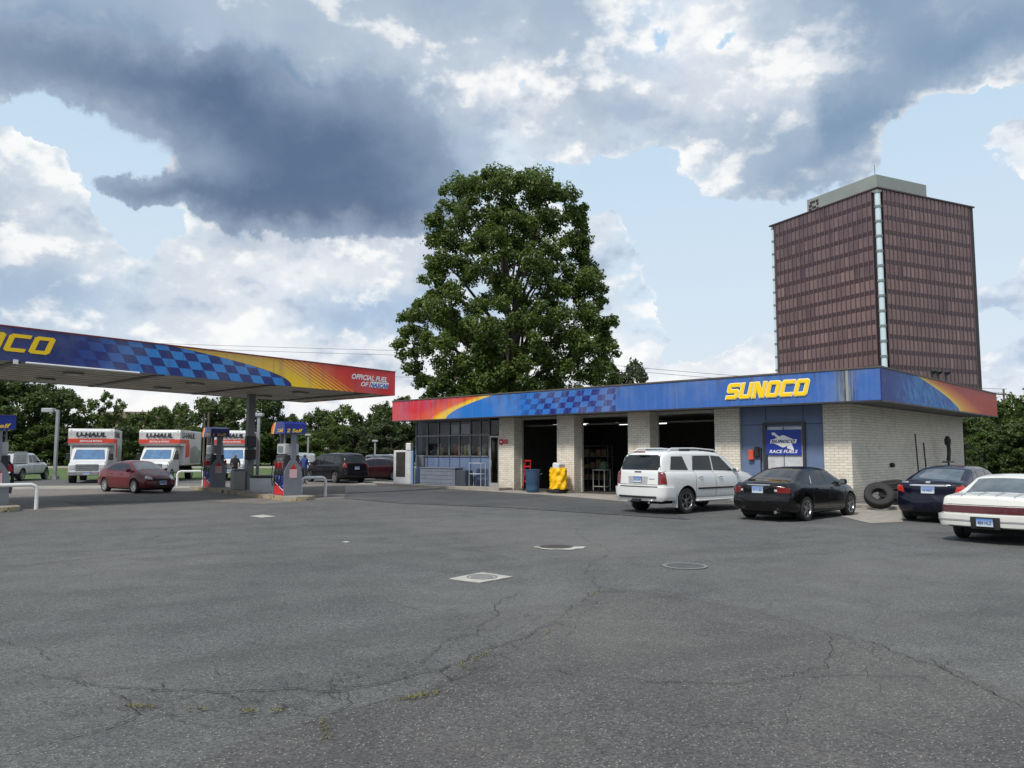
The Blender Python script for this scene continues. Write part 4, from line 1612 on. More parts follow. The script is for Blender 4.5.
M_well = mat('wheel_well', (.012, .012, .012), .9, vary=.2)
M_cglass = mat('car_glass', (.010, .013, .015), .03, spec=.5, vary=0)
M_cglassb = mat('car_glass_pale', (.10, .125, .14), .05, spec=1.0, vary=.5, vscale=2.0)
M_chrome = mat('chrome', (.72, .72, .73), .15, metal=1.0, vary=.05)
M_lred = mat('lamp_red', (.17, .006, .008), .15, coat=1, vary=.3, vscale=14)
M_lclear = mat('lamp_clear', (.55, .56, .57), .12, coat=1, vary=.3, vscale=10)
M_rim = mat('rim_alloy', (.42, .42, .43), .3, metal=.9, vary=.1)
M_trim = mat('trim_black', (.02, .02, .02), .5, vary=.1)
M_seam = mat('seam_dark', (.02, .02, .02), .8, vary=0)
M_under = mat('underbody', (.014, .014, .014), .9, vary=.2)
m, b = newmat('plate_blue')
co = objco(); x, y, z = sep(co)
tcn = X.nt.nodes.new('ShaderNodeTexCoord')
gx, gy, gz = sep(X(tcn.outputs['Generated']))
setin(b.inputs['Base Color'], mix(gz.clamp(), (.62, .68, .74), S((70, 120, 190))))
b.inputs['Roughness'].default_value = .35
M_plate = m


def curve1(pts, sm=.05):
    xs = [p[0] for p in pts]
    ys = [p[1] for p in pts]

    def f(x):
        return float(np.mean([np.interp(x + d, xs, ys) for d in (-sm, -sm * .6, -sm * .2, sm * .2, sm * .6, sm)]))
    return f


def wheel_obj(parent, x, y, R, W, spokes, side, rimm, mesh={}):
    key = (R, W, spokes, rimm.name)
    if key not in mesh:
        p = [(R * .66, -W * .42), (R * .72, -W * .5), (R * .93, -W * .5), (R * .985, -W * .42), (R, -W * .34), (R, W * .34), (R * .985, W * .42), (R * .93, W * .5), (R * .72, W * .5), (R * .66, W * .42)]
        a = MB(); a.lathe(p, 36, 0, None, True)
        t = a.build('wheel', M_rubber, None, 40)
        a = MB()
        a.lathe([(R * .665, W * .40), (R * .69, W * .47), (R * .63, W * .45), (R * .58, W * .22), (R * .56, -W * .3), (R * .66, -W * .4)], 36, 0, None, True)
        a.lathe([(0, -W * .05), (R * .6, -W * .05)], 24, 1)
        a.lathe([(0, W * .40), (R * .10, W * .40), (R * .15, W * .34), (R * .15, W * .1)], 18, 0)
        for k in range(spokes):
            M = Matrix.Rotation(2 * pi * k / spokes, 4, 'Z')
            w0, w1 = R * .085, R * .055
            if spokes <= 5:
                w0, w1 = R * .13, R * .10
            vs = [(R * .08, -w0, W * .36), (R * .08, w0, W * .36), (R * .64, w1, W * .41), (R * .64, -w1, W * .41), (R * .08, -w0, W * .2), (R * .08, w0, W * .2), (R * .64, w1, W * .24), (R * .64, -w1, W * .24)]
            a.add(vs, [(0, 3, 2, 1), (4, 5, 6, 7), (0, 4, 7, 3), (1, 2, 6, 5), (2, 3, 7, 6), (0, 1, 5, 4)], 0, M)
        r = a.build('rim', [rimm, M_well], None, 35)
        mesh[key] = (t.data, r.data)
        bpy.data.objects.remove(t); bpy.data.objects.remove(r)
    tm, rm = mesh[key]
    w = bpy.data.objects.new('wheel', tm); COL.objects.link(w); w.parent = parent
    w.location = (x, y, R)
    w.rotation_euler = (-pi / 2 * side, (x * 7.3) % 1.2, 0)
    r = bpy.data.objects.new('rim', rm); COL.objects.link(r); r.parent = w
    return w


def car(name, label, cat, loc, rot, sp, pm, group=None, glass=None):
    root = empty(name, (loc[0], loc[1], 0), radians(rot))
    tag(root, label, cat, group)
    L, W = sp['L'], sp['W']
    hl = L / 2
    top = curve1(sp['top'], sp.get('sm', .05))
    belt = curve1(sp['belt'], .08)
    wid = curve1(sp.get('plan', [(-hl, .90), (-hl + .35, .97), (-hl + 1.1, 1.0), (hl - 1.3, 1.0), (hl - .5, .95), (hl, .84)]), .12)
    zb0 = sp.get('sill', .22)
    bot = curve1([(-hl, zb0 + .08), (-hl + .6, zb0 + .02), (-hl + 1, zb0), (hl - 1, zb0), (hl - .5, zb0 + .0), (hl, zb0 + .03)], .1)
    k = sp.get('tumble', .28)
    crown = sp.get('crown', .04)
    rr = sp.get('rear', [(0, .10), (.45, 0), (.65, .0), (.75, .05), (1.1, .10)])
    fr = sp.get('front', [(0, .12), (.35, 0), (.55, .02), (.75, .12), (1.0, .3)])
    rz = curve1(rr, .02)
    fz = curve1(fr, .02)
    rc_, fc_ = sp.get('rcurve', .14), sp.get('fcurve', .26)

    def half(x):
        w = wid(x) * W
        zb, zl, zt = bot(x), belt(x), top(x)
        ze = zt - crown
        zl = min(zl, ze - .002)
        hg = max(ze - zl, .002)
        sh = .045 * min(1, hg / .1) + .02
        P = [(0, zb), (.5 * w, zb), (.86 * w, zb), (.93 * w, zb + .02), (.965 * w, zb + .08), (.985 * w, zb + .18)]
        zm = zb + .18
        for f, q in ((.25, .997), (.5, 1.0), (.72, .995), (.86, .985), (.94, .972), (1.0, .95)):
            P.append((q * w, zm + (zl - zm) * f))
        y0 = .95 * w - sh
        r = min(.13, hg * .45)
        for f in (.03, .35, .7, 1.0):
            z = zl + (hg - r) * f + .004
            P.append((y0 - k * (z - zl), z))
        yb = y0 - k * (hg - r)
        for a in (25, 50, 75):
            P.append((yb - k * r * sin(radians(a)) - r * .8 * (1 - cos(radians(a))), zl + (hg - r) + .004 + (r - .004) * sin(radians(a))))
        ye = P[-1][0]
        for f in (.8, .55, .28, 0):
            P.append((ye * f, ze + crown * (1 - f * f)))
        return P, w

    def warp(x, y, z, w):
        er = max(0, min(1, (-hl + 1.0 - x) / 1.0)); er = er * er * (3 - 2 * er)
        ef = max(0, min(1, (x - hl + 1.1) / 1.1)); ef = ef * ef * (3 - 2 * ef)
        t = abs(y) / max(w, .01)
        return x + er * (rz(z) + rc_ * t ** 2.6) - ef * (fz(z) + fc_ * t ** 2.4)

    st = [-hl, -hl + .02, -hl + .06, -hl + .12, -hl + .2]
    st += list(np.linspace(-hl + .3, hl - .3, sp.get('ns', 44)))
    st += [hl - .2, hl - .12, hl - .06, hl - .02, hl]
    vs, fs = [], []
    rings = []
    for i, x in enumerate(st):
        P, w = half(x)
        e = min(i, len(st) - 1 - i)
        sc = (.955, .982, .994, 1, 1)[min(e, 4)]
        zc = (bot(x) + top(x)) / 2
        ring = [(y * sc, zc + (z - zc) * sc) for y, z in P]
        full = ring + [(-y, z) for y, z in ring[-2:0:-1]]
        rings.append((x, w, full))
    n = len(rings[0][2])
    for x, w, full in rings:
        for y, z in full:
            vs.append((warp(x, y, z, w), y, z))
    for i in range(len(rings) - 1):
        for j in range(n):
            q = (j + 1) % n
            fs.append((i * n + j, (i + 1) * n + j, (i + 1) * n + q, i * n + q))
    for end in (0, -1):                         # rounded end caps
        x, w, full = rings[end]
        base = 0 if end == 0 else (len(rings) - 1) * n
        zc = sum(z for y, z in full) / n
        prev = base
        for s in (.92, .75, .5, .25, .06):
            o = len(vs)
            for y, z in full:
                yy, zz = y * s, zc + (z - zc) * s
                vs.append((warp(x, yy, zz, w), yy, zz))
            for j in range(n):
                q = (j + 1) % n
                fs.append((prev + j, prev + q, o + q, o + j) if end == 0 else (prev + q, prev + j, o + j, o + q))
            prev = o
        fs.append(tuple(prev + j for j in range(n)) if end == 0 else tuple(prev + j for j in reversed(range(n))))
    bvh = BVHTree.FromPolygons([Vector(v) for v in vs], fs)
    B = MB(); B.add(vs, fs)
    body = B.build('body', [pm, M_well], root)
    # wheel wells cut out of the shell
    R = sp['R']
    axr, axf = sp['ax']
    cut = MB()
    for ax in (axr, axf):
        for s in (-1, 1):
            M = Matrix.Translation((ax, s * (W - .08), R + .01)) @ Matrix.Rotation(pi / 2, 4, 'X')
            h0, h1 = -.28, .28
            rad = R + sp.get('gap', .055)
            cut.lathe([(0, h0), (rad, h0), (rad, h1), (0, h1)], 40, 0, M)
    cm = cut.build('cutter', [M_well], root)
    bmc = bmesh.new(); bmc.from_mesh(cm.data); bmesh.ops.remove_doubles(bmc, verts=bmc.verts, dist=1e-5); bmesh.ops.recalc_face_normals(bmc, faces=bmc.faces); bmc.to_mesh(cm.data); bmc.free()
    md = body.modifiers.new('b', 'BOOLEAN'); md.operation = 'DIFFERENCE'; md.object = cm; md.solver = 'EXACT'
    bpy.context.view_layer.update()
    dg = bpy.context.evaluated_depsgraph_get()
    me = bpy.data.meshes.new_from_object(body.evaluated_get(dg))
    body.modifiers.clear()
    old = body.data; body.data = me; bpy.data.meshes.remove(old)
    bpy.data.objects.remove(cm)
    me.name = 'body'
    while len(me.materials) > 2:
        me.materials.pop()
    while len(me.materials) < 2:
        me.materials.append(M_well)
    me.materials[0] = pm; me.materials[1] = M_well
    for p in me.polygons:
        c = p.center
        inside = False
        rad = R + sp.get('gap', .055)
        for ax in (axr, axf):
            d = math.hypot(c.x - ax, c.z - R - .01)
            if (abs(d - rad) < .02 and abs(p.normal.y) < .3 and (c.x - ax) * p.normal.x + (c.z - R) * p.normal.z < 0) or (d < rad and abs(abs(c.y) - (W - .36)) < .02):
                inside = True
        p.material_index = 1 if inside or (p.normal.z < -.7 and c.z < zb0 + .15) else 0
    me.polygons.foreach_set('use_smooth', [True] * len(me.polygons))
    me.set_sharp_from_angle(angle=radians(sp.get('sharp', 42)))

    # a patch of trim or glass laid on the real surface
    def patch(nm, m_, kind, q, nx=8, nz=5, off=.006, side=1, skirt=True, parent=None, thick=.012):
        a = MB(); grid = []
        for j in range(nz + 1):
            v = j / nz
            row = []
            for i in range(nx + 1):
                u = i / nx
                p = [(q[0][c] * (1 - u) + q[1][c] * u) * (1 - v) + (q[3][c] * (1 - u) + q[2][c] * u) * v for c in (0, 1)]
                if kind == 'side':
                    o, d = Vector((p[0], side * (W + 1), p[1])), Vector((0, -side, 0))
                elif kind == 'rear':
                    o, d = Vector((-hl - 1, p[0], p[1])), Vector((1, 0, 0))
                elif kind == 'front':
                    o, d = Vector((hl + 1, p[0], p[1])), Vector((-1, 0, 0))
                elif kind == 'top':
                    o, d = Vector((p[0], p[1], 4)), Vector((0, 0, -1))
                elif kind == 'corner':      # p = (angle, z); centre inside the body
                    cx, cy = q[4]
                    dd = Vector((cos(p[0]), side * sin(p[0]), 0))
                    o = Vector((cx, side * cy, p[1])) + dd * 3
                    d = -dd
                h = bvh.ray_cast(o, d)
                if h[0] is None:
                    return None
                nn = h[1] if h[1].dot(d) < 0 else -h[1]
                row.append((h[0], nn))
            grid.append(row)
        vs_, fs_ = [], []
        m1 = nx + 1
        for row in grid:
            for h, nn in row:
                vs_.append(h + nn * off)
        for j in range(nz):
            for i in range(nx):
                fs_.append((j * m1 + i, j * m1 + i + 1, (j + 1) * m1 + i + 1, (j + 1) * m1 + i))
        if skirt:
            loop = [(0, i) for i in range(nx + 1)] + [(j, nx) for j in range(1, nz + 1)] + [(nz, i) for i in range(nx - 1, -1, -1)] + [(j, 0) for j in range(nz - 1, 0, -1)]
            o0 = len(vs_)
            for j, i in loop:
                h, nn = grid[j][i]
                vs_.append(h - nn * thick)
            for t in range(len(loop)):
                t2 = (t + 1) % len(loop)
                a0 = loop[t][0] * m1 + loop[t][1]; a1 = loop[t2][0] * m1 + loop[t2][1]
                fs_.append((a0, o0 + t, o0 + t2, a1))
        a.add(vs_, fs_)
        return a.build(nm, m_, parent or root, 50)

    gl = glass or M_cglass
    for q in sp.get('swin', []):
        for s in (-1, 1):
            patch('side_window', q[4] if len(q) > 4 else gl, 'side', q[:4], 8, 6, .005, s)
    for nm, kind, q, m_ in sp.get('glass', []):
        patch(nm, m_ or gl, kind, q, 14, 8, .005)
    for tr_e in sp.get('trim', []):
        nm, m_, kind, q = tr_e[:4]
        if kind == 'wrap':
            z0, z1, a_, off_ = q
            patch(nm, m_ or pm, 'corner', [(radians(180 - a_), z0), (radians(180 + a_), z0), (radians(180 + a_), z1), (radians(180 - a_), z1), (-hl + 1.0, 0)], 44, 6, off_, 1, True, None, .03)
        elif len(tr_e) > 4:
            patch(nm, m_, kind, q, 26, 4, tr_e[4], 1, True, None, .02)
        elif kind == 'sides':
            for s in (-1, 1):
                patch(nm, m_, 'side', q, 16, 2, .010, s)
        elif kind == 'corners':
            for s in (-1, 1):
                patch(nm, m_, 'corner', q, 8, 4, .014, s)
        else:
            patch(nm, m_, kind, q, 26, 4, .013)
    # door gaps
    sb = MB()
    for (xa, za, xb, zb_) in sp.get('gaps', []):
        for s in (-1, 1):
            pts = []
            for i in range(9):
                t = i / 8
                h = bvh.ray_cast(Vector((xa + (xb - xa) * t, s * (W + 1), za + (zb_ - za) * t)), Vector((0, -s, 0)))
                if h[0] is not None:
                    pts.append(h[0] + Vector((0, s * .001, 0)))
            if len(pts) > 1:
                sb.tube(pts, .005, 4)
    for (kind, ya, za, yb, zb_) in sp.get('endgaps', []):
        pts = []
        dx = 1 if kind == 'rear' else -1
        for i in range(15):
            t = i / 14
            h = bvh.ray_cast(Vector((-dx * (hl + 1), ya + (yb - ya) * t, za + (zb_ - za) * t)), Vector((dx, 0, 0)))
            if h[0] is not None:
                pts.append(h[0] - Vector((dx * .001, 0, 0)))
        if len(pts) > 1:
            sb.tube(pts, .006, 4)
    if sb.v:
        sb.build('panel_seam', M_seam, body)
    # handles
    for (x, z) in sp.get('handles', []):
        for s in (-1, 1):
            h = bvh.ray_cast(Vector((x, s * (W + 1), z)), Vector((0, -s, 0)))
            if h[0] is not None:
                p = h[0]
                a = MB(); a.tube([(x - .10, p.y, z), (x - .08, p.y + s * .03, z), (x + .08, p.y + s * .03, z), (x + .10, p.y, z)], .014, 6)
                a.build('door_handle', sp.get('handle_mat', pm), root)
    # mirrors
    if 'mirror' in sp:
        x, z = sp['mirror']
        for s in (-1, 1):
            h = bvh.ray_cast(Vector((x, s * (W + 1), z)), Vector((0, -s, 0)))
            y = h[0].y if h[0] is not None else s * W * .85
            M = Matrix.Translation((x, y + s * .14, z + .03)) @ Matrix.Rotation(s * .25, 4, 'Z')
            a = MB(); a.box(-.06, .06, -.11, .11, -.07, .08, 0, M, .035)
            a.box(-.02, .02, -.16 if s > 0 else .0, .0 if s > 0 else .16, -.05, -.01, 0, M)
            mo = a.build('wing_mirror', sp.get('mirror_mat', pm), root, 60)
            MB().box(-.066, -.061, -.09, .09, -.05, .06, 0, M).build('mirror_glass', M_cglassb, mo)
    tw = sp.get('tw', .22)
    for ax in (axr, axf):
        for s in (-1, 1):
            wheel_obj(root, ax, s * (W - tw / 2 - .015), R, tw, sp.get('spokes', 5), s, sp.get('rim', M_rim))
    # floor pan between the wheels
    a = MB(); a.box(-hl + .45, hl - .45, -W * .6, W * .6, zb0 - .06, zb0 + .05); a.tube([(axr, -W + .2, R), (axr, W - .2, R)], .05, 8); a.tube([(axf, -W + .2, R), (axf, W - .2, R)], .05, 8)
    a.build('underbody', M_under, root)
    # number plate
    if 'plate' in sp:
        kind, yc, zc, txt = sp['plate'][:4]
        dx = 1 if kind == 'rear' else -1
        h = bvh.ray_cast(Vector((-dx * (hl + 1), yc, zc)), Vector((dx, 0, 0)))
        x = h[0].x
        h2 = bvh.ray_cast(Vector((-dx * (hl + 1), yc, zc + .08)), Vector((dx, 0, 0)))
        lean = atan2(h2[0].x - x, .08)
        M = Matrix.Translation((x - dx * (.012 + sp.get('plate_off', 0)), yc, zc)) @ Matrix.Rotation(lean, 4, 'Y') @ Matrix.Rotation(-pi / 2 if dx > 0 else pi / 2, 4, 'Z')
        f = MB().box(-.165, .165, -.006, .012, -.09, .09, 0, M, .004).build('plate_frame', sp.get('pframe', M_chrome), root)
        MB().box(-.15, .15, -.012, -.006, -.076, .076, 0, M).build('license_plate', M_plate, root)
        t_ = MB(); text_mb(t_, txt, .25, .07, M @ Matrix.Translation((-.125, -.013, -.04)), .002, 0, .01)
        t_.build('plate_text', mat('plate_navy', S((20, 40, 90)), .5, vary=0), root)
    return root, bvh, patch


def hit(bvh, o, d):
    h = bvh.ray_cast(Vector(o), Vector(d))
    return h[0]


P_white = paint('paint_white', (.70, .71, .70), .25)
P_black = paint('paint_black', (.0025, .0025, .003), .22, coat=.65)
P_navy = paint('paint_navy', (.003, .0035, .015), .35, coat=.6)
P_maroon = paint('paint_maroon', (.12, .006, .010), .3, coat=.6)
P_cream = paint('paint_cream', (.66, .66, .62), .35, coat=.6)
M_maroonband = mat('maroon_band', (.075, .008, .012), .25, coat=.5, vary=.25, vscale=8)

# -- the white sport utility
suv = dict(L=5.25, W=1.0, R=.385, ax=(-1.42, 1.68), sill=.36, tumble=.17, crown=.05, tw=.27, gap=.07, spokes=6,
           top=[(-2.7, 1.80), (-2.45, 1.88), (-1.6, 1.93), (-.2, 1.93), (.40, 1.88), (.68, 1.82), (1.45, 1.31), (1.6, 1.27), (2.3, 1.19), (2.55, 1.10), (2.65, .98)],
           belt=[(-2.65, 1.24), (-1, 1.22), (1.4, 1.18), (2.2, 1.08), (2.65, .88)],
           plan=[(-2.65, .93), (-2.3, .985), (-1.6, 1.0), (1.4, 1.0), (2.2, .96), (2.65, .86)],
           rear=[(.3, .16), (.5, .09), (.84, .09), (1.22, .12), (1.5, .21), (1.85, .36)], rcurve=.10, fcurve=.2,
           front=[(.3, .10), (.5, 0), (.8, 0), (1.0, .06), (1.2, .16)],
           swin=[[(-2.05, 1.32), (-1.22, 1.30), (-1.42, 1.72), (-1.93, 1.72)], [(-1.02, 1.30), (-.02, 1.28), (-.06, 1.74), (-.90, 1.74)], [(.04, 1.28), (1.08, 1.25), (.46, 1.71), (.0, 1.74)]],
           glass=[('rear_window', 'rear', [(-.79, 1.31), (.79, 1.31), (.67, 1.76), (-.67, 1.76)], None), ('windshield', 'top', [(1.33, -.66), (1.33, .66), (.78, .60), (.78, -.60)], None)],
           trim=[('side_moulding', M_trim, 'sides', [(-.9, .72), (1.2, .72), (1.2, .77), (-.9, .77)]),
                 ('tail_light', M_lred, 'corners', [(radians(180 - 66), .90), (radians(180 - 38), .90), (radians(180 - 40), 1.27), (radians(180 - 62), 1.22), (-2.1, .45)]),
                 ('rear_bumper', None, 'wrap', (.46, .80, 68, .075)), ('bumper_step', M_trim, 'wrap', (.802, .83, 40, .04)),
                 ('bumper_insert', M_trim, 'wrap', (.50, .545, 40, .085)),
                 ('plate_recess', mat('recess_white', (.40, .40, .40), .4), 'rear', [(-.36, .92), (.36, .92), (.38, 1.12), (-.38, 1.12)]),
                 ('tailgate_handle', M_trim, 'rear', [(-.12, 1.235), (.14, 1.235), (.14, 1.27), (-.12, 1.27)]),
                 ('rear_wiper', M_trim, 'rear', [(-.45, 1.36), (.02, 1.32), (.02, 1.34), (-.45, 1.38)]),
                 ('badge', M_chrome, 'rear', [(-.62, 1.04), (-.42, 1.04), (-.42, 1.075), (-.62, 1.075)]),
                 ('head_light', M_lclear, 'corners', [(radians(20), .92), (radians(50), .92), (radians(50), 1.06), (radians(20), 1.08), (2.1, .45)])],
           gaps=[(-1.0, .50, -.98, 1.2), (-.98, 1.2, -.93, 1.75), (.0, .48, .0, 1.25), (1.18, .48, 1.16, 1.2), (-1.0, .50, .0, .48), (.0, .48, 1.18, .48)],
           endgaps=[('rear', -.86, .88, -.84, 1.3), ('rear', .86, .88, .84, 1.3), ('rear', -.86, .88, .86, .88)],
           handles=[(-.78, 1.10), (.22, 1.08)], handle_mat=M_chrome, mirror=(1.05, 1.24), mirror_mat=P_white, plate=('rear', 0, 1.02, 'AK 27194'), pframe=M_trim)
root, bv, patch = car('suv', 'white SUV with roof rails and dark rear glass, parked nose toward the third garage bay', 'suv', (5.75, 25.2), 39.5, suv, P_white)
for s in (-1, 1):
    a = MB()
    z = [hit(bv, (x, s * .66, 4), (0, 0, -1)).z for x in (-1.9, -1.5, -.6, .3, .6)]
    a.tube([(-1.95, s * .66, z[0]), (-1.75, s * .66, z[1] + .075), (-.65, s * .66, z[2] + .085), (.35, s * .66, z[3] + .075), (.6, s * .66, z[4])], .022, 8)
    a.build('roof_rail', P_white, root, 50)
    for x in (-1.1, -.1):
        zz = hit(bv, (x, s * .66, 4), (0, 0, -1)).z
        MB().box(x - .25, x + .25, s * .66 - .012, s * .66 + .012, zz + .0, zz + .065).build('roof_rail_insert', M_trim, root)
MB().box(-2.48, -2.38, -.20, .20, 1.83, 1.87, ch=.01).build('brake_light', M_lred, root)
MB().box(-2.66, -2.45, -.16, .16, .36, .46, ch=.02).build('tow_hitch', M_trim, root)
a = MB(); a.tube([(-2.35, -.45, .36), (-2.62, -.50, .35)], .035, 8); a.build('exhaust', M_chrome, root)
for s in (-1, 1):
    MB().box(-1.92, -1.86, s * .80, s * .98, .20, .52, ch=.01).build('mud_flap', P_white, root)
    MB().box(-.95, 1.1, s * .88, s * 1.02, .35, .41, ch=.02).build('running_board', P_white, root)

# -- the black sedan
sed = dict(L=4.73, W=.925, R=.33, ax=(-1.32, 1.42), sill=.20, tumble=.40, crown=.04, spokes=5, tw=.235,
           top=[(-2.40, .94), (-2.28, 1.055), (-1.75, 1.085), (-1.55, 1.12), (-.85, 1.385), (-.35, 1.44), (.15, 1.44), (.45, 1.40), (1.25, 1.01), (1.4, .97), (2.0, .84), (2.25, .74), (2.4, .60)],
           belt=[(-2.4, .93), (-1.7, .98), (.2, .93), (1.3, .90), (2.0, .78), (2.4, .56)],
           rear=[(.2, .14), (.34, .04), (.45, .0), (.64, .0), (.68, .06), (.92, .06), (1.06, .10)], rcurve=.20,
           swin=[[(-1.40, 1.015), (-.92, .99), (-.80, 1.30), (-.98, 1.29)], [(-.86, .985), (-.02, .97), (-.06, 1.345), (-.72, 1.31)], [(.05, .965), (1.02, .965), (.40, 1.31), (.0, 1.345)]],
           glass=[('rear_window', 'top', [(-1.68, -.62), (-1.68, .62), (-.95, .50), (-.95, -.50)], None), ('windshield', 'top', [(1.22, -.66), (1.22, .66), (.50, .52), (.50, -.52)], None)],
           trim=[('tail_light', M_lred, 'corners', [(radians(180 - 62), .76), (radians(180 - 26), .76), (radians(180 - 24), .93), (radians(180 - 62), .90), (-1.85, .34)]),
                 ('tail_light_lens', M_lclear, 'rear', [(-.70, .80), (-.46, .80), (-.46, .86), (-.70, .86)]),
                 ('tail_light_lens', M_lclear, 'rear', [(.70, .80), (.46, .80), (.46, .86), (.70, .86)]),
                 ('trunk_trim', M_chrome, 'rear', [(-.34, .955), (.34, .955), (.34, .975), (-.34, .975)]),
                 ('head_light', M_lclear, 'corners', [(radians(14), .62), (radians(48), .64), (radians(50), .74), (radians(14), .70), (1.7, .3)]),
                 ('sill_trim', M_trim, 'sides', [(-.9, .24), (1.0, .24), (1.0, .28), (-.9, .28)])],
           gaps=[(-.95, .40, -.97, .95), (-.97, .95, -.80, 1.33), (.0, .32, .0, .95), (1.02, .32, 1.06, .92), (-.85, .32, 1.02, .32)],
           endgaps=[('rear', -.80, .66, .80, .66), ('rear', -.42, .66, -.47, 1.03), ('rear', .42, .66, .47, 1.03)],
           handles=[(-.66, .86), (.24, .85)], mirror=(.88, .97), plate=('rear', 0, .84, 'RX 51286'))
root, bv, patch = car('sedan', 'black sedan with a tinted rear window parked by the blue wall panel', 'car', (8.28, 22.6), 43.5, sed, P_black, glass=M_cglass)
MB().box(-2.06, -1.98, -.20, .20, 1.075, 1.10, ch=.01).build('trunk_badge', M_chrome, root)
for s in (-1, 1):
    a = MB(); a.tube([(-2.15, s * .52, .28), (-2.36, s * .52, .27)], .045, 10); a.build('exhaust', M_chrome, root)

# -- the dark blue sedan
alt = dict(sed)
alt.update(L=4.82, W=.93, ax=(-1.36, 1.42), R=.335, spokes=9,
           top=[(-2.45, .98), (-2.36, 1.10), (-1.9, 1.13), (-1.75, 1.16), (-.95, 1.43), (-.40, 1.485), (.15, 1.485), (.5, 1.43), (1.35, 1.02), (1.5, .98), (2.1, .86), (2.3, .76), (2.45, .60)],
           belt=[(-2.45, .98), (-1.7, 1.0), (.2, .95), (1.3, .92), (2.0, .80), (2.45, .56)],
           swin=[[(-1.45, 1.05), (-.92, 1.02), (-.80, 1.34), (-1.0, 1.33)], [(-.86, 1.01), (-.02, .99), (-.06, 1.385), (-.72, 1.35)], [(.05, .985), (1.08, .985), (.45, 1.35), (.0, 1.385)]],
           glass=[('rear_window', 'top', [(-1.88, -.62), (-1.88, .62), (-1.08, .52), (-1.08, -.52)], M_cglassb), ('windshield', 'top', [(1.32, -.66), (1.32, .66), (.58, .52), (.58, -.52)], None)],
           trim=[('tail_light', mat('lamp_bright', (.50, .03, .02), .2, coat=1, vary=.3, vscale=14), 'corners', [(radians(180 - 62), .84), (radians(180 - 36), .78), (radians(180 - 42), .95), (radians(180 - 64), .99), (-1.9, .34)]),
                 ('trunk_trim', M_chrome, 'rear', [(-.46, .96), (.46, .96), (.44, 1.00), (-.44, 1.00)]),
                 ('head_light', M_lclear, 'corners', [(radians(14), .62), (radians(48), .64), (radians(50), .74), (radians(14), .70), (1.7, .3)]),
                 ('badge', M_chrome, 'rear', [(.50, 1.03), (.70, 1.03), (.70, 1.06), (.50, 1.06)]),
                 ('badge', M_chrome, 'rear', [(-.05, 1.03), (.06, 1.03), (.06, 1.08), (-.05, 1.08)])],
           plate=('rear', 0, .86, 'HB 84037'), endgaps=[('rear', -.80, .66, .80, .66)])
car('sedan', 'dark blue sedan with a chrome trunk strip parked beside the tyre pile', 'car', (12.55, 22.0), 43.5, alt, P_navy)

# -- the old white coupe with the maroon band
old = dict(L=4.88, W=.905, R=.32, ax=(-1.30, 1.42), sill=.24, tumble=.42, crown=.03, spokes=12, tw=.20, sm=.03,
           top=[(-2.5, .88), (-2.40, .965), (-1.55, 1.0), (-1.40, 1.02), (-.85, 1.33), (-.5, 1.375), (.2, 1.37), (.5, 1.33), (1.15, 1.0), (1.3, .97), (2.2, .86), (2.42, .80), (2.5, .70)],
           belt=[(-2.5, .92), (-1.5, .94), (1.2, .92), (2.3, .80), (2.5, .70)],
           plan=[(-2.5, .93), (-2.25, .975), (-1.5, 1.0), (1.4, 1.0), (2.1, .96), (2.5, .90)],
           rear=[(.2, .14), (.38, .09), (.56, .08), (.76, .10), (1.0, .16)], rcurve=.09, fcurve=.12,
           swin=[[(-1.25, 1.0), (-.70, .99), (-.68, 1.24), (-.88, 1.24)], [(-.60, .985), (.95, .975), (.42, 1.24), (-.58, 1.25)]],
           glass=[('rear_window', 'top', [(-1.46, -.64), (-1.46, .64), (-.92, .54), (-.92, -.54)], M_cglassb), ('windshield', 'top', [(1.12, -.66), (1.12, .66), (.54, .54), (.54, -.54)], None)],
           trim=[('rear_bumper', None, 'wrap', (.37, .575, 73, .095)), ('tail_band', M_maroonband, 'wrap', (.610, .755, 50, .012)),
                 ('bumper_moulding', mat('bumper_grey', (.30, .30, .31), .4), 'wrap', (.455, .485, 72, .105)),
                 ('plate_recess', M_trim, 'rear', [(-.26, .34), (.26, .34), (.26, .54), (-.26, .54)], .115),
                 ('side_band', M_maroonband, 'sides', [(-2.2, .60), (2.1, .60), (2.1, .66), (-2.2, .66)]),
                 ('head_light', M_lclear, 'front', [(-.78, .62), (-.4, .62), (-.4, .74), (-.78, .74)]),
                 ('head_light', M_lclear, 'front', [(.78, .62), (.4, .62), (.4, .74), (.78, .74)])],
           gaps=[(-.68, .34, -.66, .95), (.92, .34, .94, .95), (-.68, .34, .92, .34)],
           endgaps=[('rear', -.82, .775, .82, .775)],
           handles=[(-.45, .84)], mirror=(.82, .98), plate=('rear', 0, .44, '484 HLZ'), pframe=M_trim, plate_off=.115)
root, bv, patch = car('sedan', 'old white two door coupe with a maroon band across its tail at the right edge', 'car', (11.30, 17.35), 42.0, old, P_cream)
rk = MB()
for y in (-.48, -.16, .16, .48):
    p0 = hit(bv, (-2.25, y, 3), (0, 0, -1)); p1 = hit(bv, (-1.62, y, 3), (0, 0, -1))
    rk.tube([p0, p0 + Vector((.03, 0, .03)), p1 + Vector((-.03, 0, .03)), p1], .012, 6)
rk.build('luggage_rail', M_chrome, root)

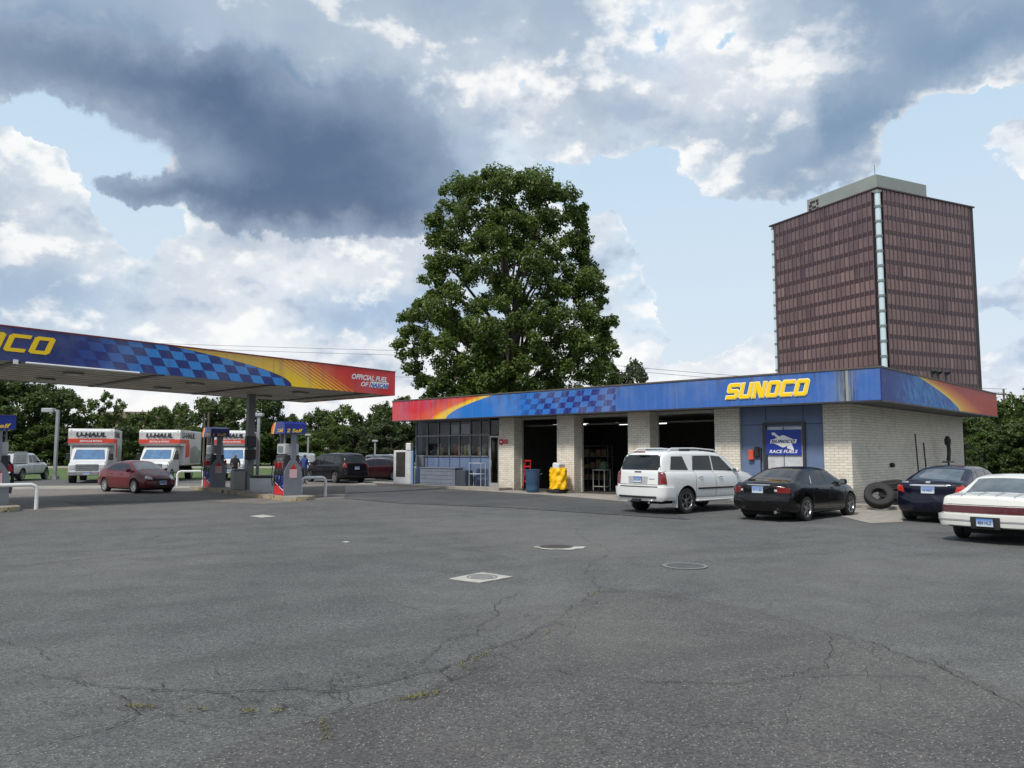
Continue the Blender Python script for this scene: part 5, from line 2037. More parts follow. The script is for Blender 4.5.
# -- the dark red sedan at the pumps
cor = dict(sed)
cor.update(L=4.54, W=.88, ax=(-1.28, 1.32), R=.315, spokes=10, rim=mat('rim_pale', (.55, .55, .56), .3, metal=.8),
           top=[(-2.30, .92), (-2.2, 1.06), (-1.75, 1.10), (-1.55, 1.16), (-.9, 1.41), (-.35, 1.465), (.1, 1.46), (.45, 1.40), (1.22, 1.04), (1.35, 1.0), (1.9, .88), (2.15, .78), (2.3, .58)],
           belt=[(-2.3, .92), (-1.6, .99), (.2, .94), (1.2, .92), (1.9, .80), (2.3, .54)],
           swin=[[(-.86, 1.005), (-.02, .985), (-.06, 1.36), (-.72, 1.335)], [(.05, .98), (.98, .985), (.42, 1.31), (.0, 1.36)], [(-1.35, 1.03), (-.92, 1.01), (-.80, 1.32), (-.98, 1.31)]],
           glass=[('rear_window', 'top', [(-1.62, -.60), (-1.62, .60), (-1.0, .50), (-1.0, -.50)], None), ('windshield', 'top', [(1.18, -.66), (1.18, .66), (.50, .52), (.50, -.52)], M_cglassb)],
           trim=[('tail_light', M_lred, 'corners', [(radians(180 - 60), .76), (radians(180 - 26), .76), (radians(180 - 24), .95), (radians(180 - 60), .93), (-1.75, .34)]),
                 ('head_light', M_lclear, 'corners', [(radians(16), .60), (radians(52), .66), (radians(54), .78), (radians(16), .72), (1.6, .28)]),
                 ('grille', M_trim, 'front', [(-.45, .56), (.45, .56), (.42, .66), (-.42, .66)]),
                 ('lower_grille', M_trim, 'front', [(-.60, .28), (.60, .28), (.52, .40), (-.52, .40)])],
           plate=('front', 0, .47, 'PT 60318'), endgaps=[], mirror=(.86, .99), mirror_mat=P_maroon)
car('sedan', 'dark red sedan rolling past the pumps in front of the rental trucks', 'car', (-17.55, 36.5), -35.8, cor, P_maroon)

# -- the dark minivan and the cars behind
van = dict(L=5.1, W=.98, R=.345, ax=(-1.5, 1.55), sill=.26, tumble=.20, crown=.05, spokes=5, tw=.23,
           top=[(-2.6, 1.60), (-2.45, 1.72), (-1.6, 1.80), (-.2, 1.80), (.5, 1.74), (.9, 1.62), (1.75, 1.12), (1.85, 1.08), (2.3, .95), (2.55, .78), (2.6, .70)],
           belt=[(-2.6, 1.12), (-1, 1.10), (1.6, 1.04), (2.2, .90), (2.6, .66)],
           rear=[(.2, .10), (.4, .0), (.62, .0), (.70, .07), (1.1, .10), (1.4, .22), (1.7, .42)], rcurve=.14,
           swin=[[(-2.1, 1.18), (-1.25, 1.17), (-1.30, 1.60), (-1.85, 1.60)], [(-1.15, 1.17), (-.05, 1.15), (-.08, 1.62), (-1.18, 1.62)], [(.04, 1.15), (1.32, 1.12), (.62, 1.56), (.0, 1.62)]],
           glass=[('rear_window', 'rear', [(-.70, 1.18), (.70, 1.18), (.60, 1.58), (-.60, 1.58)], M_cglass), ('windshield', 'top', [(1.68, -.70), (1.68, .70), (.94, .60), (.94, -.60)], M_cglassb)],
           trim=[('tail_light', M_lred, 'corners', [(radians(180 - 58), .92), (radians(180 - 30), .92), (radians(180 - 28), 1.2), (radians(180 - 58), 1.2), (-2.0, .42)]),
                 ('head_light', M_lclear, 'corners', [(radians(16), .68), (radians(48), .72), (radians(50), .86), (radians(16), .82), (1.9, .3)]),
                 ('grille', M_trim, 'front', [(-.45, .60), (.45, .60), (.42, .74), (-.42, .74)])],
           gaps=[(-1.15, .38, -1.12, 1.12), (.0, .38, .0, 1.1), (1.25, .38, 1.22, 1.05)], endgaps=[('rear', -.8, .66, .8, .66)],
           handles=[(-.25, 1.0), (.25, 1.0)], mirror=(1.2, 1.12), plate=('rear', 0, .90, 'CM 73925'))
P_charcoal = paint('paint_charcoal', (.006, .005, .007), .35, coat=.5)
car('minivan', 'black minivan parked beyond the right hoop rail, seen from its rear corner', 'minivan', (-10.9, 48.2), 133.0, van, P_charcoal)
P_silver = paint('paint_silver', (.36, .38, .40), .25, metal=.6)
vb = dict(van); vb['plate'] = ('front', 0, .5, 'LD 40572'); vb['endgaps'] = []
car('minivan', 'silver minivan facing the lot behind the near pump and the black minivan', 'minivan', (-14.9, 54.5), -88, vb, P_silver, glass=M_cglassb)
crx = dict(van)
crx.update(L=4.6, top=[(-2.3, 1.45), (-2.2, 1.58), (-1.5, 1.67), (-.2, 1.68), (.4, 1.62), (.7, 1.54), (1.35, 1.10), (1.5, 1.05), (2.05, .94), (2.25, .80), (2.3, .70)],
           belt=[(-2.3, 1.08), (-1, 1.06), (1.3, 1.02), (2.0, .86), (2.3, .66)], ax=(-1.3, 1.35),
           swin=[[(-1.9, 1.13), (-1.15, 1.13), (-1.2, 1.48), (-1.7, 1.48)], [(-1.05, 1.13), (-.05, 1.12), (-.08, 1.50), (-1.05, 1.50)], [(.04, 1.12), (1.0, 1.10), (.45, 1.46), (.0, 1.50)]],
           glass=[('rear_window', 'rear', [(-.66, 1.16), (.66, 1.16), (.58, 1.46), (-.58, 1.46)], None), ('windshield', 'top', [(1.30, -.68), (1.30, .68), (.74, .56), (.74, -.56)], M_cglassb)],
           plate=('front', 0, .5, 'WT 18640'), endgaps=[])
P_grey = paint('paint_grey', (.07, .075, .085), .2, metal=.3)
car('suv', 'dark grey crossover in the row behind the black minivan', 'suv', (-9.0, 58.6), -68, crx, P_grey)
P_red2 = paint('paint_red', (.035, .006, .008), .25)
PU = dict(crx)
car('suv', 'black crossover parked just left of the white cabinet', 'suv', (-9.2, 55.2), -62, dict(crx, plate=('front', 0, .5, 'KV 92351')), P_black)
car('sedan', 'dark red sedan nose low in front of the black crossover, left of the white cabinet', 'car', (-9.15, 51.3), -160, dict(cor, plate=('front', 0, .47, 'SD 33107'), trim=cor['trim']), P_red2)

# -- the white pickup with a cap over its bed
pk = dict(L=5.6, W=.98, R=.38, ax=(-1.55, 1.85), sill=.42, tumble=.22, crown=.03, spokes=6, tw=.25, gap=.075,
          top=[(-2.8, 1.10), (-.75, 1.12), (-.70, 1.16), (-.58, 1.72), (-.4, 1.80), (.4, 1.80), (.6, 1.74), (1.25, 1.25), (1.4, 1.20), (2.4, 1.12), (2.7, 1.02), (2.8, .9)],
          belt=[(-2.8, 1.06), (-.7, 1.08), (1.2, 1.10), (2.2, 1.02), (2.8, .86)], sm=.03,
          rear=[(.4, .02), (.5, -.0), (.66, .0), (.70, .12), (1.1, .12)], rcurve=.04,
          swin=[[(-.48, 1.16), (.0, 1.15), (.0, 1.66), (-.36, 1.64)], [(.08, 1.15), (.98, 1.16), (.52, 1.64), (.06, 1.66)]],
          glass=[('windshield', 'top', [(1.18, -.68), (1.18, .68), (.64, .60), (.64, -.60)], M_cglassb)],
          trim=[('tail_light', M_lred, 'corners', [(radians(180 - 46), .74), (radians(180 - 34), .74), (radians(180 - 34), 1.04), (radians(180 - 46), 1.04), (-1.9, .1)]),
                ('head_light', M_lclear, 'corners', [(radians(16), .80), (radians(40), .80), (radians(40), .96), (radians(16), .96), (2.1, .35)])],
          gaps=[(-.7, .5, -.7, 1.08), (.02, .5, .02, 1.1), (1.1, .5, 1.08, 1.1)], endgaps=[('rear', -.8, .72, .8, .72)],
          handles=[(.2, 1.0)], mirror=(.98, 1.2), mirror_mat=M_trim, plate=('rear', 0, .60, 'C 5198'), pframe=M_trim)
P_white2 = paint('paint_white2', (.62, .63, .64), .3)
pick, bv, patch = car('pickup_truck', 'white pickup truck with a utility cap over its bed under the trees at the left', 'pickup truck', (-32.6, 51.5), 98.0, pk, P_white2)
a = MB(); a.prism([(-2.72, 1.12), (-.72, 1.14), (-.74, 1.84), (-2.30, 1.82), (-2.62, 1.72)], -.86, .86, 'y'); a.build('bed_cap', P_white2, pick)
a = MB(); a.prism([(-2.28, 1.22), (-1.0, 1.22), (-1.0, 1.66), (-2.16, 1.66)], -.875, -.862, 'y'); a.build('cap_door', mat('cap_grey', (.42, .43, .44), .5), pick)
a = MB(); a.box(-2.60, -.80, -.80, .80, 1.842, 1.87); a.build('cap_roof', P_white2, pick)
a = MB(); a.add([(-2.735, -.72, 1.16), (-2.735, .72, 1.16), (-2.67, .66, 1.66), (-2.67, -.66, 1.66)], [(0, 1, 2, 3)]); a.build('cap_window', M_cglass, pick)

# -- rental box trucks
def box_truck(label, loc, rot, group):
    root = empty('box_truck', (loc[0], loc[1], 0), radians(rot))
    tag(root, label, 'box truck', group)
    W = 1.25
    PW = MATS.get('truck_white') or mat('truck_white', (.62, .63, .63), .4, vary=.08)
    OR = MATS.get('truck_orange') or mat('truck_orange', S((206, 70, 52)), .45, vary=.1)
    GR = mat('truck_grey', S((120, 122, 126)), .5)
    MB().box(-4.4, .25, -W, W, .95, 3.28, ch=.05).build('cargo_box', PW, root)
    att = MB(); att.prism([(.253, 2.24), (1.15, 2.24), (1.35, 2.40), (1.42, 3.12), (1.30, 3.28), (.253, 3.28)], -W, W, 'y')
    at = att.build('attic', PW, root)
    MB().box(1.352, 1.43, -W - .006, W + .006, 2.40, 2.66).build('stripe', OR, at)
    for s in (-1, 1):
        MB().box(-.9, 1.36, s * W, s * (W + .008), 2.40, 2.66).build('stripe', OR, at)
        MB().prism([(-1.1, 1.55), (-.05, 1.45), (-.05, 2.38), (-1.1, 2.38)], s * (W + .001), s * (W + .006), 'y').build('side_panel', OR, root)
        MB().prism([(-4.2, 1.1), (-1.3, 1.1), (-1.3, 2.1), (-2.6, 2.3), (-4.2, 1.9)], s * (W + .001), s * (W + .006), 'y').build('side_panel', mat('truck_art', S((150, 160, 158)), .5, vary=.4, vscale=1.2), root)
        t_ = MB()
        M = Matrix.Translation((.9 if s > 0 else -3.7, s * (W + .009), 2.74)) @ Matrix.Rotation(0 if s < 0 else pi, 4, 'Z')
        text_mb(t_, 'U-HAUL', 3.4 if s < 0 else 3.4, .38, M, .004, .1, .05); t_.build('lettering', M_lblack, root)
    t_ = MB(); M = Matrix.Translation((1.445, -.82, 2.76)) @ Matrix.Rotation(radians(90), 4, 'Z') @ Matrix.Rotation(radians(-5), 4, 'X')
    text_mb(t_, 'U-HAUL', 1.64, .30, M, .006, .1, .05); t_.build('lettering', M_lblack, at)
    t_ = MB(); M = Matrix.Translation((1.436, -.60, 2.46)) @ Matrix.Rotation(radians(90), 4, 'Z')
    text_mb(t_, 'RENTALS & MOVING', 1.2, .12, M, .004, .1, .02); t_.build('lettering', M_lwhite, at)
    a = MB()
    for s in (-1, 1):
        for z in (2.95, 3.16): a.box(1.36, 1.42, s * 1.1 - .04, s * 1.1 + .04, z, z + .03)
    a.build('marker_light', mat('marker_orange', S((220, 120, 40)), .4), at)
    # cab of a full-size van
    cab = MB()
    cab.prism([(.26, .55), (2.75, .50), (2.86, .62), (2.88, 1.02), (2.78, 1.20), (2.05, 1.34), (1.35, 2.06), (1.15, 2.20), (.26, 2.23)], -.98, .98, 'y')
    co_ = cab.build('cab', PW, root)
    bmm = bmesh.new(); bmm.from_mesh(co_.data)
    bmesh.ops.bevel(bmm, geom=[e for e in bmm.edges if len(e.link_faces) == 2 and e.calc_face_angle() > .5], offset=.06, segments=2, affect='EDGES', clamp_overlap=True)
    bmm.to_mesh(co_.data); bmm.free()
    # windshield plane
    d = Vector((2.05 - 1.35, 0, 1.34 - 2.06)).normalized(); nn = Vector((-d.z, 0, d.x)) 
    nn = nn if nn.x > 0 else -nn
    p0 = Vector((1.42, 0, 1.99)) + nn * .012; p1 = Vector((1.99, 0, 1.40)) + nn * .012
    a = MB(); a.add([p1 + Vector((0, -.86, 0)), p1 + Vector((0, .86, 0)), p0 + Vector((0, .76, 0)), p0 + Vector((0, -.76, 0))], [(0, 1, 2, 3)])
    a.build('windshield', mat('truck_glass', S((70, 110, 150)), .08, spec=1.0, vary=.35), root)
    for s in (-1, 1):
        MB().prism([(.70, 1.36), (1.75, 1.36), (1.28, 1.92), (.72, 1.96)], s * .982, s * .99, 'y').build('side_window', M_cglass, root)
        a = MB(); a.box(1.62, 1.74, s * 1.05, s * 1.28, 1.36, 1.78, ch=.03); a.tube([(1.6, s * .96, 1.45), (1.65, s * 1.1, 1.5)], .02, 6); a.build('wing_mirror', M_trim, root)
    MB().box(2.86, 2.895, -.60, .60, .74, 1.12).build('grille', GR, root)
    g = MB()
    for k in range(3): g.box(2.896, 2.91, -.58, .58, .79 + k * .11, .83 + k * .11)
    g.build('grille_bar', M_chrome, root)
    for s in (-1, 1):
        MB().box(2.82, 2.90, s * .64, s * .93, .84, 1.08, ch=.02).build('head_light', M_lclear, root)
    MB().box(2.80, 3.02, -1.0, 1.0, .46, .70, ch=.03).build('bumper', mat('bumper_chrome', (.40, .40, .41), .3, metal=.6), root)
    t_ = MB(); t_.box(3.022, 3.03, -.16, .16, .52, .64); t_.build('license_plate', M_plate, root)
    MB().box(-4.3, 2.5, -.5, .5, .45, .94).build('chassis', M_under, root)
    for ax in (-2.9, 2.0):
        for s in (-1, 1):
            wheel_obj(root, ax, s * .88, .40, .26, 8, s, M_rim)
            MB().lathe([(.0, -.15), (.47, -.15), (.47, .15), (0, .15)], 24, 0, Matrix.Translation((ax, s * .80, .42)) @ Matrix.Rotation(pi / 2, 4, 'X')).build('wheel_arch', M_well, root)
    return root


def face(px, D, off):
    p = ap(px, 460, D)
    return (p.x, p.y), degrees(atan2(-p.y, -p.x)) + off

for px, D, off, lab in ((93, 49.0, -6, 'white and orange rental box truck farthest left, beside the grass and the lamp post'),
                        (165, 51.5, -15, 'white and orange rental box truck behind the dark red sedan'),
                        (233, 53.0, -6, 'white and orange rental box truck half hidden behind the canopy column')):
    (x, y), r = face(px, D, off)
    box_truck(lab, (x, y), r, 'rental box trucks facing the pumps')
# ------------------------------------------------------------------ office tower
TW = empty('office_tower', (88.6, 183.0, 0), radians(25.4))
tag(TW, 'tall bronze glass office tower with a pale corner strip rising behind the station roof', 'office tower')
TS, TH, FH = 36.0, 65.6, 3.66


def panemat(name, a, b2, rough, met):
    m, b = newmat(name)
    co = objco()
    x, y, z = sep(co)
    q = comb(((x + y) / 1.58).floor() * 3.17, ((z + .4) / FH).floor() * 5.71, 0.0)
    n = noise(q, 1.0, 2, .5)
    big = noise(co, .09, 3, .5)
    setin(b.inputs['Base Color'], mix((n * .75 + big * .45).lin(.38, .78).clamp(), a, b2))
    b.inputs['Metallic'].default_value = met
    setin(b.inputs['Roughness'], n.lin(.3, .7, rough, rough + .12))
    return m


M_pane = panemat('bronze_glass', (.10, .060, .070), (.29, .18, .165), .07, .6)
M_span = mat('spandrel', (.050, .022, .028), .35, vary=.2, vscale=.3)
M_mull = mat('mullion', (.15, .115, .122), .45, metal=.3, vary=.15, vscale=.2)
M_core = mat('tower_core', (.03, .02, .025), .6, vary=.1)
MB().box(.6, TS - .6, .6, TS - .6, 0, TH - .4).build('core', M_core, TW)
N0, N1 = 2.0, TS - 2.0
for k in range(18):
    z0 = TH - (k + 1) * FH
    z1 = z0 + FH
    if z0 < -1: break
    z0 = max(z0, .2)
    w0 = z0 + 1.05
    for f in range(4):
        a, c = MB(), MB()
        if f == 0: bx = lambda M, d0, d1, p, q: M.box(N0, N1, d0, d1, p, q)
        elif f == 1: bx = lambda M, d0, d1, p, q: M.box(d0, d1, N0, N1, p, q)
        elif f == 2: bx = lambda M, d0, d1, p, q: M.box(N0, N1, TS - d1, TS - d0, p, q)
        else: bx = lambda M, d0, d1, p, q: M.box(TS - d1, TS - d0, N0, N1, p, q)
        bx(a, .16, .4, w0, z1 - .001); a.build('window', M_pane, TW)
        bx(c, .10, .4, z0, w0 - .001); c.build('spandrel', M_span, TW)
for f in range(4):
    a = MB(); n = 22
    for i in range(n + 1):
        u = N0 + (N1 - N0) * i / n
        d0, d1, h = -.02, .155, .075
        if f == 0: a.box(u - h, u + h, d0, d1, .2, TH)
        elif f == 1: a.box(d0, d1, u - h, u + h, .2, TH)
        elif f == 2: a.box(u - h, u + h, TS - d1, TS - d0, .2, TH)
        else: a.box(TS - d1, TS - d0, u - h, u + h, .2, TH)
    a.build('mullion', M_mull, TW)
a = MB()
a.box(-.15, TS + .15, -.15, .55, TH + .001, TH + .35); a.box(-.15, TS + .15, TS - .55, TS + .15, TH + .001, TH + .35)
a.box(-.15, .55, .551, TS - .551, TH + .001, TH + .35); a.box(TS - .55, TS + .15, .551, TS - .551, TH + .001, TH + .35)
a.build('parapet', M_span, TW)
M_cstrip = mat('corner_pale', S((196, 212, 222)), .35, vary=.1, vscale=.2)
for (x, y, rs_) in ((0, 0, 1.0), (0, TS, .55)):
    sx, sy = (1 if x == 0 else -1), (1 if y == 0 else -1)
    a = MB()
    cx, cy = x + sx * .62, y + sy * .62
    a.lathe([(.0, .2), (.66 * rs_, .2), (.66 * rs_, TH - .6), (0, TH - .6)], 16, 0, Matrix.Translation((cx, cy, 0)))
    a.build('corner_strip', M_cstrip, TW)
    for k in range(18):
        a = MB()
        a.lathe([(.70 * rs_, TH - 1.0 - k * FH), (.82 * rs_, TH - 1.0 - k * FH), (.82 * rs_, TH - .45 - k * FH), (.70 * rs_, TH - .45 - k * FH)], 16, 0, Matrix.Translation((cx, cy, 0)), True)
        a.build('corner_clip', mat('corner_grey', (.20, .22, .23), .5), TW)
MB().box(TS - 1.6, TS - .2, .2, 1.6, .2, TH - .1).build('corner_post', M_core, TW)
M_ph = mat('penthouse_grey', S((134, 140, 138)), .7, vary=.12, vscale=.2)
MB().box(1.6, 20.0, 1.6, 23.6, TH - .3, TH + 4.3, ch=.1).build('penthouse', M_ph, TW)
a = MB(); a.tube([(3, 3, TH + 4.2), (3, 3, TH + 7.2)], .06, 6); a.build('aerial', M_dkfr, TW)
a = MB()
for (u, v, w_, h_) in ((0, 2.0, .9, .5), (1.2, 2.0, 1.6, .5), (0, 1.1, .6, .6), (2.2, 1.1, 1.0, .6), (.9, .5, 1.2, .5), (0, 0, .8, .4), (2.4, .2, .9, .5)):
    a.box(1.46, 1.595, 19.6 + u, 19.6 + u + w_, TH + .9 + v, TH + .9 + v + h_)
a.build('roof_logo', mat('logo_maroon', (.05, .02, .025), .5), TW)

# ------------------------------------------------------------------ foliage
def leafmat(name, c1, c2, c3):
    m, b = newmat(name)
    nt = m.node_tree
    co = objco()
    g = nt.nodes.new('ShaderNodeNewGeometry')
    r = X(g.outputs['Random Per Island'])
    n = noise(co, .45, 3, .5)
    c = mix((n * .6 + r * .5).lin(.3, .85).clamp(), c1, c2)
    c = mix((r > .93) * .7, c, c3)
    setin(b.inputs['Base Color'], c)
    b.inputs['Roughness'].default_value = .5
    b.inputs['Specular IOR Level'].default_value = .35
    tl = nt.nodes.new('ShaderNodeBsdfTranslucent')
    nt.links.new(c.v, tl.inputs[0])
    mx = nt.nodes.new('ShaderNodeMixShader')
    mx.inputs[0].default_value = .42
    nt.links.new(b.outputs[0], mx.inputs[1])
    nt.links.new(tl.outputs[0], mx.inputs[2])
    nt.links.new(mx.outputs[0], nt.nodes['Material Output'].inputs[0])
    return m


M_leafA = leafmat('leaf_maple', (.038, .074, .016), (.155, .215, .042), (.25, .29, .09))
M_leafB = leafmat('leaf_dark', (.045, .078, .024), (.11, .155, .042), (.15, .19, .06))
M_leafC = leafmat('leaf_light', (.055, .095, .022), (.115, .17, .038), (.15, .20, .06))
M_leafD = leafmat('leaf_grey', (.05, .07, .03), (.09, .12, .05), (.13, .15, .07))
M_bark = mat('bark', (.075, .060, .045), .9, vary=.35, vscale=4, bumps=.6, bscale=12)


def leaf_mesh(name, C, Rd, per, size, seed, flat=.8):
    """C: clump centres, Rd: radii; leaf-sized faces through each clump's volume"""
    rg = np.random.default_rng(seed)
    C = np.asarray(C, float); Rd = np.asarray(Rd, float)
    cnt = np.maximum(8, (per * (Rd / Rd.mean()) ** 2).astype(int))
    idx = np.repeat(np.arange(len(C)), cnt)
    n = len(idx)
    d = rg.normal(size=(n, 3)); d /= np.linalg.norm(d, axis=1)[:, None]
    r = rg.random(n) ** .42
    wob = 1 + .35 * np.sin(d[:, 0] * 5 + idx) * np.cos(d[:, 2] * 4 + idx * 1.7)
    p = C[idx] + d * (Rd[idx] * r * wob)[:, None] * np.array([1, 1, flat])
    nrm = d * .6 + rg.normal(size=(n, 3)) * .55 + np.array([0, 0, .45])
    nrm /= np.linalg.norm(nrm, axis=1)[:, None]
    t = np.cross(nrm, rg.normal(size=(n, 3))); t /= np.linalg.norm(t, axis=1)[:, None]
    s = np.cross(nrm, t)
    sz = size * rg.uniform(.6, 1.35, n)[:, None]
    V = np.empty((n, 4, 3))
    V[:, 0] = p - t * sz * .55
    V[:, 1] = p + s * sz * .36 + nrm * sz * .06
    V[:, 2] = p + t * sz * .55
    V[:, 3] = p - s * sz * .36 + nrm * sz * .06
    me = bpy.data.meshes.new(name)
    me.vertices.add(n * 4); me.loops.add(n * 4); me.polygons.add(n)
    me.vertices.foreach_set('co', V.ravel())
    me.loops.foreach_set('vertex_index', np.arange(n * 4))
    me.polygons.foreach_set('loop_start', np.arange(n) * 4)
    me.polygons.foreach_set('loop_total', np.full(n, 4))
    me.update()
    return me


def trunk_mesh(H, r0, targets, rng, base=.3, lean=0.0):
    a = MB()
    n = 7
    pts = [Vector((lean * k / n + rng.uniform(-.04, .04) * H * .1 * k, rng.uniform(-.03, .03) * H * .1 * k, H * k / n)) for k in range(n + 1)]
    a.tube(pts, [r0 * (1.35 if k == 0 else 1 - .85 * k / n) for k in range(n + 1)], 10)
    for t in targets:
        t = Vector(t)
        f = min(.95, max(base, t.z / H * .62))
        i = f * n
        k = int(i)
        s = pts[k].lerp(pts[min(k + 1, n)], i - k)
        m1 = s.lerp(t, .4) + Vector((rng.uniform(-.3, .3), rng.uniform(-.3, .3), .06 * H * .5))
        m2 = s.lerp(t, .75) + Vector((rng.uniform(-.3, .3), rng.uniform(-.3, .3), .03 * H * .5))
        rr = r0 * (1 - .8 * f) * .55
        a.tube([s, m1, m2, t], [rr, rr * .7, rr * .42, rr * .15], 6)
    return a


# the big maple behind the station
TD = 66.0
tb_ = ap(510, 452, TD)
env = [(171, 490, 520), (177, 480, 528), (184, 472, 546), (191, 446, 558), (198, 440, 570), (206, 441, 580), (231, 436, 586), (262, 431, 586), (276, 425, 592), (290, 432, 601), (301, 429, 604), (312, 405, 607), (326, 401, 611), (345, 403, 610), (358, 406, 611), (375, 417, 614), (391, 426, 616), (405, 430, 614), (425, 440, 600)]
rt = random.Random(21)
cl, rd = [], []
ys = [e[0] for e in env]


def envx(py):
    return np.interp(py, ys, [e[1] for e in env]), np.interp(py, ys, [e[2] for e in env])


tries = 0
while len(cl) < 270 and tries < 20000:
    tries += 1
    py = 177 + 245 * rt.random() ** .85
    l, r = envx(py)
    px = rt.uniform(l, r)
    c = (l + r) / 2; h = (r - l) / 2
    m_ = TD / FPX
    u = (px - c) / h
    rad = rt.uniform(.6, 1.35)
    if h * m_ * (1 - abs(u)) < rad * .75 or py < 175 + rad / m_ * .8:
        continue
    dep = math.sqrt(max(0, 1 - u * u)) * h * m_ * .92
    q = rt.random()
    w_ = dep * (rt.choice((-1, 1)) * (.55 + .45 * q))
    z = ap(512, py, TD).z
    xx = ap(px, py, TD).x
    pos = Vector((xx - tb_.x, w_, z))
    if any((pos - o).length < .68 * (rad + r2) for o, r2 in zip(cl, rd)):
        continue
    # sky holes left open, as in the photo
    if any(math.hypot(px - hx, (py - hy) * 1.0) < hr for hx, hy, hr in ((447, 272, 11), (457, 286, 11), (484, 303, 13), (490, 222, 11), (472, 246, 9), (447, 338, 9), (428, 318, 7), (462, 348, 9), (530, 250, 8), (552, 320, 9), (505, 330, 8), (520, 215, 8), (470, 320, 7), (560, 285, 7))) and rt.random() < .97:
        continue
    cl.append(pos); rd.append(rad)
for k in range(30):
    py = rt.uniform(215, 400); l, r = envx(py); px = rt.uniform(l + (r - l) * .2, r - (r - l) * .2)
    if any(math.hypot(px - hx, py - hy) < 9 for hx, hy in ((447, 272), (457, 286), (484, 303), (490, 222), (472, 246), (462, 348))): continue
    cl.append(Vector((ap(px, py, TD).x - tb_.x, rt.uniform(-3.5, 3.5), ap(512, py, TD).z))); rd.append(rt.uniform(.7, 1.1))
# ragged fringe
for k in range(170):
    py = rt.uniform(182, 405)
    l, r = envx(py)
    side = rt.choice((0, 1))
    px = (l + rt.uniform(-4, 9)) if side == 0 else (r + rt.uniform(-9, 4))
    cl.append(Vector((ap(px, py, TD).x - tb_.x, rt.uniform(-2.5, 2.5), ap(512, py, TD).z))); rd.append(rt.uniform(.22, .8))
for px in range(470, 545, 6):
    cl.append(Vector((ap(px, 172, TD).x - tb_.x, rt.uniform(-1.5, 1.5), ap(512, rt.uniform(173, 184) + abs(px - 505) * .42, TD).z))); rd.append(rt.uniform(.4, .7))
mt = empty('maple_tree', (tb_.x, TD, 0))
tag(mt, 'big dense green maple tree rising behind the low station roof', 'tree')
me = leaf_mesh('crown', cl, rd, 360, .22, 4)
me.materials.append(M_leafA)
o = bpy.data.objects.new('crown', me); COL.objects.link(o); o.parent = mt
tg = rt.sample(cl[:300], 60)
trunk_mesh(20.5, .62, tg, rt, .18).build('trunk', M_bark, mt, 60)

# crown variants for the trees farther off
variants = []


def make_variant(H, R, nc, shape, seed, m_, per=110, size=.42, low=.12):
    rg = random.Random(seed)
    C, Rr = [], []
    k = 0
    while len(C) < nc and k < 9000:
        k += 1
        t = rg.random()
        z = H * (low + (1 - low) * t)
        w_ = R * shape(t)
        a = rg.uniform(0, 2 * pi)
        q = rg.uniform(.35, 1.0)
        rad = rg.uniform(.10, .20) * R * 1.2
        p = Vector((cos(a) * w_ * q, sin(a) * w_ * q, z - rad * .5))
        if any((p - o).length < .5 * (rad + r2) for o, r2 in zip(C, Rr)):
            continue
        C.append(p); Rr.append(rad)
    me = leaf_mesh('crown', C, Rr, per, size, seed)
    me.materials.append(m_)
    tk = trunk_mesh(H * .9, H * .022 + .06, rg.sample(C, min(14, len(C))), rg, .2).build('trunk', M_bark, None, 60)
    tm = tk.data
    bpy.data.objects.remove(tk)
    return me, tm, H


round_ = lambda t: math.sqrt(max(.03, 1 - (2 * t - .95) ** 2 * .95))
tall_ = lambda t: (1 - t * .75) * (.6 + .4 * sin(t * 9)) + .12
broad_ = lambda t: math.sqrt(max(.05, 1 - t * t)) * (1 + .15 * sin(t * 11))
V_ = {
    'dark1': make_variant(12, 5.2, 75, round_, 1, M_leafB), 'dark2': make_variant(12, 4.6, 70, broad_, 2, M_leafB),
    'mid1': make_variant(12, 5.0, 70, round_, 3, M_leafA), 'mid2': make_variant(12, 4.2, 55, broad_, 5, M_leafA, low=.2),
    'light1': make_variant(12, 5.4, 70, broad_, 4, M_leafC, low=.03), 'light2': make_variant(12, 4.8, 60, round_, 6, M_leafC, low=.03),
    'thin': make_variant(12, 4.4, 34, round_, 7, M_leafA, per=70, low=.3), 'grey': make_variant(12, 4.6, 60, round_, 8, M_leafD, low=.05),
}


def tree(var, x, y, h, label, group=None, wide=1.0, rot=0.0, name='broadleaf_tree', cat='tree'):
    cm, tm, H = V_[var]
    o = empty(name, (x, y, 0), rot)
    s = h / H
    o.scale = (s * wide, s * wide, s)
    tag(o, label, cat, group)
    for nm, mm in (('crown', cm), ('trunk', tm)):
        q = bpy.data.objects.new(nm, mm); COL.objects.link(q); q.parent = o
    return o


rb = random.Random(77)
GR1 = 'trees in the belt beyond the street'
# (px, top row, depth, kind, width factor)
belt = [(-20, 372, 106, 'dark1', 1.2), (14, 376, 108, 'dark2', 1.15), (44, 381, 110, 'dark1', 1.0), (62, 389, 116, 'mid1', .8), (84, 398, 118, 'thin', .8), (103, 392, 114, 'mid2', .72), (120, 398, 118, 'thin', .7),
        (140, 410, 112, 'light1', 1.0), (160, 406, 115, 'light2', .9), (178, 402, 120, 'mid1', .8), (202, 397, 112, 'dark2', .9), (224, 394, 110, 'dark1', .95), (250, 390, 108, 'dark1', 1.05), (273, 396, 112, 'dark2', .9),
        (292, 416, 118, 'light2', .8), (318, 408, 112, 'dark1', .85), (342, 404, 110, 'mid1', .85), (362, 412, 116, 'grey', .85), (384, 402, 110, 'dark1', .9), (404, 396, 108, 'dark2', .95), (428, 398, 112, 'dark1', .9), (455, 402, 112, 'mid1', 1.0)]
